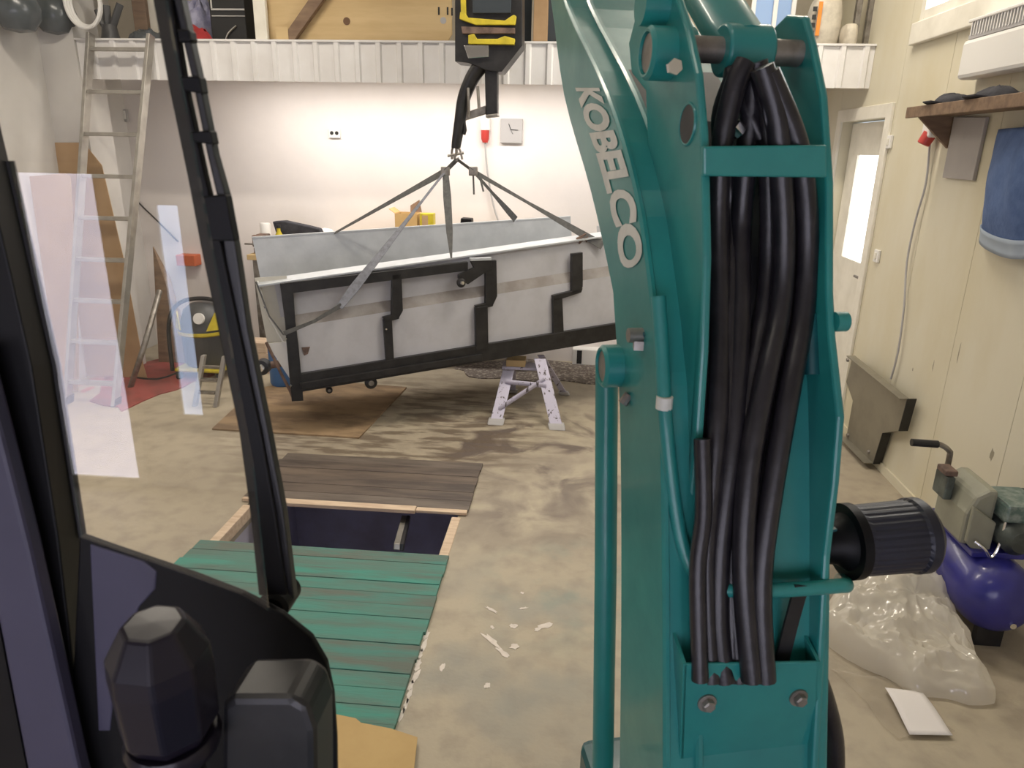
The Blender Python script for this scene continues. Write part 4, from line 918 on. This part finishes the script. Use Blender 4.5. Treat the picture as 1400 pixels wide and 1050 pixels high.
MB().box((a.x - .05, YB - .03, a.z - .05), (a.x + .07, YB - .001, a.z + .05)).build('box_body', K['grey_pl'], t_, bevel=.004)
MB().box((a.x - .04, YB - .036, a.z - .03), (a.x + .06, YB - .03, a.z + .04)).build('box_lid', K['white_pl'], t_, bevel=.002)
MB().tube([wq(q) + V((0, -.02, 0)) for q in ((150, 170), (160, 172), (170, 195), (174, 220), (172, 238), (186, 270), (215, 300), (245, 330))], .007, 8, smooth_steps=4).build('cable', K['ink'], t_, smooth=True)
MB().tube([wq(q) + V((0, -.025, 0)) for q in ((168, 165), (172, 200), (178, 236), (176, 300), (186, 400), (195, 440))], .005, 8, smooth_steps=4).build('cable', K['ink'], t_, smooth=True)
MB().box(tuple(wq((143, 174)) + V((0, -.04, 0))), tuple(wq((157, 167)) + V((0, -.002, 0)))).build('plug', K['ink'], t_, bevel=.004)
# light switches beside the door
for q, l_ in (((1218, 194), 'upper'), ((1201, 350), 'lower')):
    a = onx(*q, XW); t_ = thing('light_switch', a, 'white switch plate beside the door casing, the %s of the two' % l_, 'switch')
    MB().box((XW - .018, a.y - .035, a.z - .04), (XW - .001, a.y + .035, a.z + .04)).build('switch_plate', K['white_pl'], t_, bevel=.004)
    MB().box((XW - .024, a.y - .015, a.z - .02), (XW - .018, a.y + .015, a.z + .02)).build('rocker', K['white_trim'], t_, bevel=.002)

# ================================================================== RIGHT WALL
# convector heater hanging under the window
h0 = V((XW - .17, 3.1, 2.22)); ht = thing('wall_heater', h0, 'white convector heater with grille top under the high window', 'heater')
MB().box((XW - .10, 2.9, 2.22), (XW - .005, 4.05, 2.40)).build('heater_case', K['white_pl'], ht, bevel=.02)
m = MB()
MB().box((XW - .09, 2.95, 2.40), (XW - .02, 4.02, 2.42)).build('grille_tray', K['grey_pl'], ht)
for k in range(42):
    y = 2.96 + k * .0252; MB().box((XW - .095, y, 2.415), (XW - .02, y + .008, 2.475)).build('grille_fin', K['white_pl'], ht)
MB().box((XW - .10, 2.95, 2.475), (XW - .037, 4.03, 2.49)).build('grille_top', K['white_pl'], ht, bevel=.004)
# bracket shelf with dark caps
sh = thing('bracket_shelf', (XW - .2, 3.6, 2.07), 'rough timber shelf sticking out of the right wall', 'shelf')
sA, sB_ = onx(1292, 150, XW), None
shz = 2.06
MB().box((XW - .20, 3.0, shz), (XW - .001, 4.28, shz + .035)).build('shelf_board', K['wood_dk'], sh, bevel=.004)
MB().box((XW - .215, 3.0, shz - .01), (XW - .2005, 4.28, shz + .045)).build('shelf_lip', K['wood_dk'], sh, bevel=.003)
for yy in (3.005, 4.2): MB().prism([(XW - .18, yy, shz - .002), (XW - .002, yy, shz - .002), (XW - .002, yy, shz - .16)], (0, .02, 0)).build('bracket', K['wood_dk'], sh)
for i, (yy, r, l_) in enumerate(((4.02, .11, 'small dark cap lying at the far end of the timber shelf'), (3.62, .13, 'larger dark cap lying nearer on the timber shelf'))):
    t_ = thing('dark_hat', (XW - .11, yy, shz + .036), l_, 'hat', 'hats on the timber shelf')
    def cap_fn(u_, v_, yy=yy, r=r):
        a = u_ * 2 * math.pi; q = v_ * math.pi / 2; return V((XW - .105 + math.cos(a) * math.cos(q) * .085, yy + math.sin(a) * math.cos(q) * r, shz + .046 + math.sin(q) * .05 + .012 * nz3((math.cos(a) * 2, math.sin(a) * 2, v_ * 2 + i))))
    MB().grid(cap_fn, 20, 6).build('crown', K['dark_cloth'], t_, smooth=True)
    MB().prism([V((XW - .19, yy - r * .7, shz + .0465)), V((XW - .19, yy + r * .7, shz + .0465)), V((XW - .23, yy + r * .4, shz + .055)), V((XW - .23, yy - r * .4, shz + .055))], (0, 0, .006)).build('visor', K['dark_cloth'], t_)
# grey board, red socket with cable, blue coat
gp4 = [onx(*q, XW - .02) for q in ((1304, 160), (1348, 160), (1329, 247), (1288, 243))]
tag(MB().prism(gp4, (.018, 0, 0)).build('grey_board', mat('warm_grey_board', (.40, .37, .345), (.35, .32, .30), 3, .6), bevel=.003), 'warm grey board hanging under the timber shelf', 'board')
a = onx(1282, 186, XW); t_ = thing('wall_socket', a, 'white industrial socket with red plug and thin cable on the right wall', 'socket')
MB().box((XW - .07, a.y - .045, a.z - .01), (XW - .001, a.y + .05, a.z + .10)).build('socket_box', K['white_pl'], t_, bevel=.012)
MB().lathe(V((XW - .05, a.y, a.z - .005)), (-.4, .2, -1), [(.0001, -.02), (.036, -.02), (.034, .04), (.026, .045), (.0001, .045)], 20).build('plug', K['red'], t_, smooth=True)
cbl = [(1279, 150), (1272, 190), (1266, 250), (1252, 300), (1240, 358), (1236, 420), (1228, 480), (1218, 518)]
MB().tube([onx(*q, XW - .025) for q in cbl], .006, 8, smooth_steps=4).build('cable', K['grey_pl'], t_, smooth=True)
def coat(u_, v_):
    y = 3.66 - .62 * u_ + .05 * (1 - v_) * (1 - 2 * u_); z = 1.98 - .46 * v_
    bulge = math.sin(math.pi * u_) ** .6 * (.05 + .06 * math.sin(math.pi * min(1, v_ * .9 + .1)))
    return V((XW - .012 - bulge - .02 * nz3((u_ * 6, v_ * 2, 1)) * math.sin(math.pi * u_), y + .03 * nz3((u_ * 3, v_ * 3, 5)), z - .04 * math.sin(math.pi * u_) * v_))
ct = thing('blue_coat', (XW, 3.35, 1.5), 'blue cloth bag hanging on the right wall', 'bag')
MB().grid(coat, 24, 20).build('cloth', K['denim'], ct, smooth=True, solid=.008)
MB().tube([V((XW - .02, 3.5, 1.96)), V((XW - .04, 3.42, 2.03)), V((XW - .02, 3.3, 1.96))], .012, 8, smooth_steps=4).build('hanging_loop', K['denim'], ct, smooth=True)
def hem(u_, v_):
    p = coat(u_, .92 + .16 * v_); return p + V((-.010, 0, -.0))
MB().grid(hem, 24, 4).build('pale_hem', mat('pale_blue_cloth', (.36, .42, .50), rough=.9), ct, smooth=True, solid=.006)
# galvanised guard leaning against the right wall
gn = V((-1, 0, -.06)).normalized(); g0_ = V((XW - .05, 4.4, 0))
GP = [(1166, 486), (1240, 545), (1228, 589), (1206, 592), (1193, 634), (1157, 598), (1166, 548), (1157, 522)]
P = [onpl(*q, g0_, gn) for q in GP]
lg = thing('guard_plate', g0_, 'bent galvanised guard plate leaning on the right wall near the door', 'metal plate')
gpl = mat('dull_galvanised', (.30, .28, .225), (.22, .205, .165), 3, .42, metal=.5)
MB().prism(P, -gn * .012).build('sheet', gpl, lg)
def lip(i, j, name, wd=.02):
    a, b = P[i], P[j]; MB().obox(a, b - a, gn * wd, (b - a).cross(gn).normalized() * .006).build(name, gpl, lg)
lip(0, 1, 'top_lip', .04); lip(4, 5, 'bottom_lip', .05)
MB().prism([P[1], P[2], P[2] - gn * .05, P[1] - gn * .05], V((0, -.006, 0))).build('side_lip', K['black_paint'], lg)
MB().prism([P[3], P[4], P[4] - gn * .05, P[3] - gn * .05], V((0, -.006, 0))).build('side_lip', K['black_paint'], lg)
for q in ((1160, 492), (1188, 618), (1160, 595)): MB().lathe(onpl(*q, g0_, gn), gn, [(.0001, 0), (.015, 0), (.012, .012), (.0001, .012)], 10).build('bolt', K['steel'], lg)

# compressor
cx, cy_, cz = 1.715, 2.78, .215
cp = thing('air_compressor', (cx, cy_, 0), 'air compressor with blue tank and grey motor cover by the right wall', 'compressor')
MB().lathe((cx, cy_ - .30, cz), (0, 1, 0), [(.0001, 0), (.05, .004), (.09, .018), (.12, .045), (.140, .085), (.147, .13), (.147, .45), (.135, .52), (.09, .57), (.0001, .59)], 40).build('tank', K['blue_tank'], cp, smooth=True)
MB().lathe((cx + .02, cy_ - .298, cz - .06), (0, -1, 0), [(.0001, -.01), (.012, -.01), (.012, .006), (.0001, .006)], 10).build('drain_plug', K['chrome'], cp)
MB().box((cx - .10, cy_ - .15, cz + .14), (cx + .10, cy_ + .22, cz + .165)).build('motor_plate', K['blue_tank'], cp, bevel=.004)
m = MB()
mc = [(-.125, .165), (-.125, .30), (-.10, .375), (-.055, .405), (-.02, .405), (-.02, .165)]
m.prism([V((cx + a, cy_ - .10, cz + b)) for a, b in mc], V((0, .24, 0))); m.build('motor_cover', K['comp_cover'], cp, bevel=.015)
m = MB(); m.prism([V((cx - .118, cy_ - .105, cz + .19)), V((cx - .118, cy_ - .105, cz + .345)), V((cx - .02, cy_ - .105, cz + .28)), V((cx - .02, cy_ - .105, cz + .14)), V((cx - .05, cy_ - .105, cz + .12))], V((0, -.02, 0))); m.build('front_guard', K['comp_cover'], cp, bevel=.006)
MB().lathe((cx + .055, cy_ - .16, cz + .235), (0, 1, 0), [(.0001, -.03), (.045, -.03), (.07, 0), (.07, .2), (.0001, .2)], 28).build('pump_body', K['comp_dk'], cp, smooth=True)
for k in range(5): MB().box((cx - .012, cy_ - .15, cz + .30 + k * .016), (cx + .14, cy_ + .02, cz + .309 + k * .016)).build('cooling_fin', K['comp_dk'], cp)
MB().box((cx - .016, cy_ - .16, cz + .30), (cx + .135, cy_ + .03, cz + .375)).build('pump_head', K['comp_top'], cp, bevel=.012)
MB().tube([(cx - .005, cy_ - .145, cz + .36), (cx - .005, cy_ - .15, cz + .22), (cx - .03, cy_ - .16, cz + .15), (cx - .07, cy_ - .17, cz + .19), (cx - .10, cy_ - .15, cz + .21)], .0055, 8, smooth_steps=4).build('air_pipe', K['chrome'], cp, smooth=True)
hb = V((cx - .05, cy_ + .24, cz + .12))
MB().tube([hb, hb + V((0, 0, .27)), hb + V((-.01, 0, .312)), hb + V((-.05, 0, .337)), hb + V((-.09, 0, .339))], .012, 10, smooth_steps=4).build('handle_tube', K['steel'], cp, smooth=True)
MB().tube([hb + V((-.06, 0, .338)), hb + V((-.17, 0, .341))], .0165, 12).build('handle_grip', K['black_rub'], cp, smooth=True)
MB().tube([hb, hb + V((.03, -.06, -.02))], .012, 8).build('handle_base', K['steel'], cp)
MB().box((cx - .16, cy_ + .02, cz + .30), (cx - .126, cy_ + .12, cz + .40)).build('pressure_switch', K['comp_dk'], cp, bevel=.006)
MB().box((cx - .165, cy_ + .03, cz + .40), (cx - .115, cy_ + .11, cz + .425)).build('switch_cap', K['rust'], cp, bevel=.006)
for sx in (-.15, .135):
    wl = MB().lathe((cx + sx - .0, cy_ + .12, .085), (1, 0, 0), [(.0001, -.02), (.06, -.02), (.085, -.015), (.085, .015), (.06, .02), (.0001, .02)], 24).build('wheel', K['black_rub'], cp, smooth=True)
MB().box((cx - .05, cy_ - .22, 0), (cx + .05, cy_ - .19, .09)).build('front_foot', K['black_rub'], cp)
MB().cyl((cx - .17, cy_ + .12, .085), (cx + .15, cy_ + .12, .085), .012, n=10).build('axle', K['steel'], cp)

# clear plastic bag, film and paper on the floor
bp_ = [onz(*q) for q in ((1112, 868), (1160, 905), (1240, 945), (1330, 968), (1362, 962), (1330, 905), (1290, 850), (1262, 800), (1250, 780), (1180, 775), (1140, 830))]
bc = V((sum(p.x for p in bp_) / len(bp_), sum(p.y for p in bp_) / len(bp_), 0))
def bag(u_, v_):
    k = u_ * len(bp_); i = int(k) % len(bp_); p = bp_[i].lerp(bp_[(i + 1) % len(bp_)], k - int(k))
    q = bc.lerp(p, math.sin(v_ * math.pi / 2) ** .8)
    h_ = (.30 - .14 * (q.x - bc.x) / .3 * 0) * (math.cos(v_ * math.pi / 2) ** .75)
    h_ *= max(.25, min(1.15, .75 + (q.y - bc.y) * 1.1))
    rg = lambda f_, k: 1 - 2 * abs(nz3((q.x * f_ + .8 * nz3((q.x * 5, q.y * 5, k)), q.y * f_ * 1.3, k)))
    nn = (.034 * rg(6, 3.1) + .020 * rg(13, 7.7) + .010 * rg(28, 1.3)) * math.sin(math.pi * min(1, .12 + v_ * .88))
    return V((q.x + .03 * nz3((q.x * 8, q.y * 8, 0)), q.y + .03 * nz3((q.x * 8, q.y * 8, 9)), max(.002, h_ * .74 + nn + .004)))
tag(MB().grid(bag, 120, 44).build('plastic_bag', K['film'], smooth=True), 'crumpled clear plastic bag heaped in front of the compressor', 'plastic bag')
def film(u_, v_):
    P4 = [onz(*q) for q in ((1135, 915), (1235, 935), (1300, 1000), (1225, 1010))]
    p = P4[0].lerp(P4[1], u_).lerp(P4[3].lerp(P4[2], u_), v_)
    return p + V((.02 * nz3((p.x * 9, p.y * 9, 1)), .02 * nz3((p.x * 9, p.y * 9, 2)), .004 + abs(nz3((p.x * 14, p.y * 14, 4))) * .012))
tag(MB().grid(film, 24, 24).build('plastic_film', K['film_thin'], smooth=True), 'thin sheet of clear film on the floor under the paper', 'plastic film')
P = [onz(*q, .02) for q in ((1210, 940), (1261, 946), (1303, 1004), (1244, 1003))]
def papr(u_, v_):
    p = P[0].lerp(P[1], u_).lerp(P[3].lerp(P[2], u_), v_); return p + V((0, 0, .004 * math.sin(v_ * math.pi * 1.5)))
tag(MB().grid(papr, 6, 10).build('paper_sheet', K['paper'], smooth=True, solid=.001), 'sheet of white paper lying on the floor by the plastic bag', 'paper')

# ================================================================== ON THE LOFT
LZ = 2.536
def lp(px, Y): return ony(*px, Y)
def loft_panel(px, Y, th, name, mt, label, cat, bevel=.003, grp=None):
    P = [ony(*q, Y) for q in px]; return tag(MB().prism(P, V((0, th, 0))).build(name, mt, bevel=bevel), label, cat, grp)
z0 = LZ
def dz(px, Y): p = ony(*px, Y); return V((p.x, Y, LZ + .001))
# big plywood panel with a hole
Y1 = 5.56
a, b = dz((350, 60), Y1), dz((618, 60), Y1); tz = ony(480, -40, Y1).z
pn = thing('plywood_board', a, 'large pale plywood panel with round holes standing on the loft edge', 'panel')
MB().prism([a, b - V((.05, 0, 0)), b + V((0, 0, .09)), V((b.x + .0, Y1, tz)), V((a.x, Y1, tz))], V((0, .018, 0))).build('board', K['wood'], pn, bevel=.003)
for q, r in (((474, 29), .026), ((606, 28), .022)):
    MB().lathe(ony(*q, Y1 - .001), (0, -1, 0), [(.0001, 0), (r, 0), (r, .001), (.0001, .001)], 20).build('hole', K['card_dk'] if r > .024 else K['grey_pl'], pn)
for q in ((600, 14), (612, 14), (618, 15)):
    c = ony(*q, Y1 - .001); MB().box((c.x - .006, Y1 - .003, c.z - .03), (c.x + .006, Y1 - .0005, c.z + .02)).build('mark', K['ink'], pn)
# diagonal brace
a, b = ony(378, 52, 5.50), ony(440, -30, 5.50)
a = V((a.x, 5.50, LZ + .04))
bb = thing('roof_brace', a, 'diagonal brown timber brace in front of the plywood panel', 'timber brace')
d = (b - a); n2 = V((d.z, 0, -d.x)).normalized() * .085
MB().prism([a - V((0, 0, .038)), a + V((.10, 0, -.038)), a + n2 + d * 1.5, a + d * 1.5], V((0, .05, 0))).build('beam', K['wood_dk'], bb, bevel=.003)
MB().box((a.x - .0, 5.495, LZ + .001), (a.x + .09, 5.499, LZ + .12)).build('end_block', K['wood'], bb)
# post and dark windows behind the hoist
a = dz((738, 60), 5.62); tag(MB().box((a.x - .05, 5.62, LZ + .001), (a.x + .05, 5.72, ZC - .002)).build('timber_post', K['card'], bevel=.004), 'brown timber post on the loft right of the hoist', 'post')
for x0_, x1_, l_ in ((700, 726, 'narrow dark pane left of the timber post on the loft'), (748, 790, 'wide dark pane between the timber post and the boom')):
    a, b = dz((x0_, 60), 5.75), dz((x1_, 60), 5.75); t_ = thing('glazed_screen', a, l_, 'pane')
    MB().box((a.x, 5.75, LZ + .03), (b.x, 5.76, 3.5)).build('glass', K['dark_win'], t_)
    MB().box((a.x - .03, 5.74, LZ + .001), (b.x + .03, 5.77, LZ + .03)).build('bottom_frame', K['grey_pl'], t_)
# amplifier case
a, b = dz((290, 55), 5.6), dz((338, 55), 5.6)
am = thing('black_case', a, 'black equipment case with chrome trim tilted on the loft', 'case')
MB().box((a.x, 5.6, a.z), (b.x, 5.95, a.z + .55)).build('case_body', K['ink'], am, bevel=.01)
for z_, w_ in ((.24, .012), (.38, .006), (.20, .006)): MB().box((a.x + .02, 5.592, a.z + z_), (b.x, 5.6, a.z + z_ + w_)).build('trim_strip', K['chrome'], am)
MB().box((a.x + .018, 5.592, a.z + .25), (a.x + .03, 5.6, a.z + .54)).build('trim_strip', K['chrome'], am)
MB().tube([(a.x + .1, 5.59, a.z + .0), (a.x + .13, 5.585, a.z + .08), (a.x + .2, 5.59, a.z + .14)], .006, 6, smooth_steps=4).build('cord', K['chrome'], am)
# cloth heaps
def heap(name, px0, px1, Y, hgt, mt, label, cat, seed, dep=.25, amp=.05):
    a, b = dz(px0, Y), dz(px1, Y); c = (a + b) / 2 + V((0, dep / 2, 0)); rx = (b.x - a.x) / 2
    def fn(u_, v_):
        an = u_ * 2 * math.pi; q = v_ * math.pi / 2
        k = 1 + .25 * nz3((math.cos(an) * 1.6, math.sin(an) * 1.6, v_ * 2 + seed)); return V((c.x + math.cos(an) * math.cos(q) ** .6 * rx * k, c.y + math.sin(an) * math.cos(q) ** .6 * dep / 2 * k, LZ + .001 + max(0, math.sin(q) ** .8 * hgt * (1 + .35 * nz3((math.cos(an) * 2 * math.cos(q), math.sin(an) * 2, seed * 1.7))) + (amp * nz3((an * 2, v_ * 5, seed)) if 0 < v_ < 1 else 0))))
    return tag(MB().grid(fn, 36, 14).build(name, mt, smooth=True), label, cat)
heap('cloth_heap', (236, 57), (286, 57), 5.66, .34, K['cloth_lav'], 'pile of lavender grey cloth left of the black case', 'cloth', 2, .3, .06)
heap('red_cloth', (226, 57), (286, 57), 5.50, .12, K['cloth_red'], 'red cloth under the lavender pile on the loft edge', 'cloth', 5, .10, .02)
heap('grey_bundle', (166, 54), (214, 54), 5.55, .10, K['bag_grey'], 'dark grey crumpled bundle beside the ladder top', 'bundle', 7, .25, .05)
a = dz((152, 54), 5.6)
t_ = thing('folded_tripod', a, 'dark folded plastic stand with upturned feet on the loft', 'stand')
MB().lathe(a, (0, 0, 1), [(.0001, 0), (.08, 0), (.06, .08), (.05, .14), (.0001, .15)], 12).build('hub', K['vac_grey'], t_, smooth=True)
for dx, hh2 in ((-.06, .24), (.0, .27), (.09, .28)):
    MB().tube([a + V((0, 0, .08)), a + V((dx * .6, -.01, hh2 * .6)), a + V((dx * 1.2, 0, hh2))], lambda t: (.026, .015), 8, smooth_steps=3).build('foot', K['vac_grey'], t_, smooth=True)
a = dz((196, 54), 5.9); tag(MB().box((a.x - .06, 5.9, LZ + .001), (a.x + .05, 5.94, 3.6)).build('board_upright', K['wood_dk'], bevel=.004), 'dark upright board behind the wiper tip on the loft', 'board')
a = dz((215, 54), 5.95); tag(MB().box((a.x - .05, 5.95, LZ + .001), (a.x + .05, 5.99, 3.6)).build('white_board', K['white_trim'], bevel=.004), 'pale upright board beside the dark one on the loft', 'board')
a = dz((362, 58), 5.53); tag(MB().box((a.x - .05, 5.49, LZ + .001), (a.x + .04, 5.53, 3.9)).build('white_post', K['white_trim'], bevel=.004), 'white post rising from the loft edge left of the brace', 'post')
# right end of the loft: sacks, frame, blue sheet
a, b = dz((1106, 62), 5.6), dz((1150, 62), 5.6)
def sack(name, x0_, x1_, Y, h_, mt, label, seed):
    cx_ = (x0_ + x1_) / 2; hw = (x1_ - x0_) / 2
    def fn(u_, v_):
        an = u_ * 2 * math.pi; q = (v_ - .5) * math.pi
        r = abs(math.cos(q)) ** .35; return V((cx_ + math.copysign(abs(math.cos(an)) ** .6, math.cos(an)) * hw * r * (1 + .12 * nz3((an, v_ * 4, seed))), Y + .1 + math.copysign(abs(math.sin(an)) ** .6, math.sin(an)) * .1 * r, LZ + .001 + h_ * (.5 + .5 * math.sin(q)) + .015 * nz3((an * 2, v_ * 5, seed + 3)) * math.sin(math.pi * v_)))
    t_ = thing(name, (cx_, Y, LZ), label, 'sack'); MB().grid(fn, 32, 16).build('sack_body', mt, t_, smooth=True); return t_
t_ = sack('feed_sack', a.x, b.x, 5.6, .36, K['sack'], 'printed sack with an orange stripe on the loft', 3)
MB().box((a.x + .03, 5.592, LZ + .1), (a.x + .055, 5.60, LZ + .31)).build('orange_stripe', K['orange'], t_)
for k in range(4): MB().box((a.x - .005, 5.594, LZ + .1 + k * .05), (a.x + .022, 5.60, LZ + .13 + k * .05)).build('print_mark', K['ink'], t_)
a2, b2 = dz((1153, 62), 5.52), dz((1172, 62), 5.52)
sack('crumpled_sack', a2.x, b2.x, 5.50, .17, K['bag_grey'].copy() if False else K['sack'], 'smaller crumpled sack with dark folds beside the printed one', 9)
a = dz((1168, 62), 5.62); t_ = thing('storage_rack', a, 'grey metal frame at the right end of the loft', 'frame')
for dx in (-.02, .06, .12): MB().box((a.x + dx, 5.62, LZ + .001), (a.x + dx + .035, 5.66, 3.6)).build('upright', K['steel'], t_)
MB().box((a.x - .02, 5.615, LZ + .6), (a.x + .155, 5.6195, LZ + .64)).build('cross_rail', K['steel'], t_)
a, b = dz((1024, 62), 5.9), dz((1078, 62), 5.9)
t_ = thing('barred_screen', a, 'pale blue pane with white bars behind the boom on the loft', 'pane')
MB().box((a.x, 5.9, LZ + .001), (b.x, 5.91, 3.5)).build('pane', K['blue_sheet'], t_)
for f_ in (0, .55, 1): MB().box((a.x + (b.x - a.x) * f_ - .015, 5.88, LZ + .001), (a.x + (b.x - a.x) * f_ + .015, 5.899, 3.5)).build('bar', K['white_pl'], t_)
# dark shapes built in place of reflections, and a hose ring, on the left wall
for i, (q, r, l_) in enumerate((((22, 12), .15, 'leftmost dark smoky bag hanging high on the left wall'), ((74, 18), .145, 'dark smoky bag hanging right beside the pale hose ring'))):
    c = onx(*q, XL + .16); t_ = thing('hanging_bag', c, l_, 'bag')
    MB().lathe(c - V((0, 0, r)), (0, 0, 1), [(.0001, 0), (r * .6, r * .12), (r * .93, r * .55), (r, r), (r * .85, r * 1.5), (r * .4, r * 1.95), (r * .15, r * 2.2), (r * .2, r * 2.4), (.0001, r * 2.42)], 24).build('bag_body', K['bag_grey'], t_, smooth=True)
    MB().tube([c + V((0, 0, r * 1.4)), V((XL + .005, c.y, c.z + r * 1.7))], .012, 8).build('hanging_hook', K['steel'], t_)
c = ony(112, 2, 5.37); t_ = thing('hose_ring', c, 'pale coiled hose ring hanging on the left wall', 'hose')
for k in range(3):
    m = MB(); m.tube([c + V((math.cos(a) * (.13 - .008 * k), .02 * k, math.sin(a) * (.17 - .008 * k))) for a in [2 * math.pi * j / 32 for j in range(33)]], .012, 8); m.build('coil', K['white_pl'], t_, smooth=True)
MB().cyl(V((c.x, YM, c.z + .15)), V((c.x, c.y, c.z + .15)), .01, n=8).build('hanging_peg', K['steel'], t_)
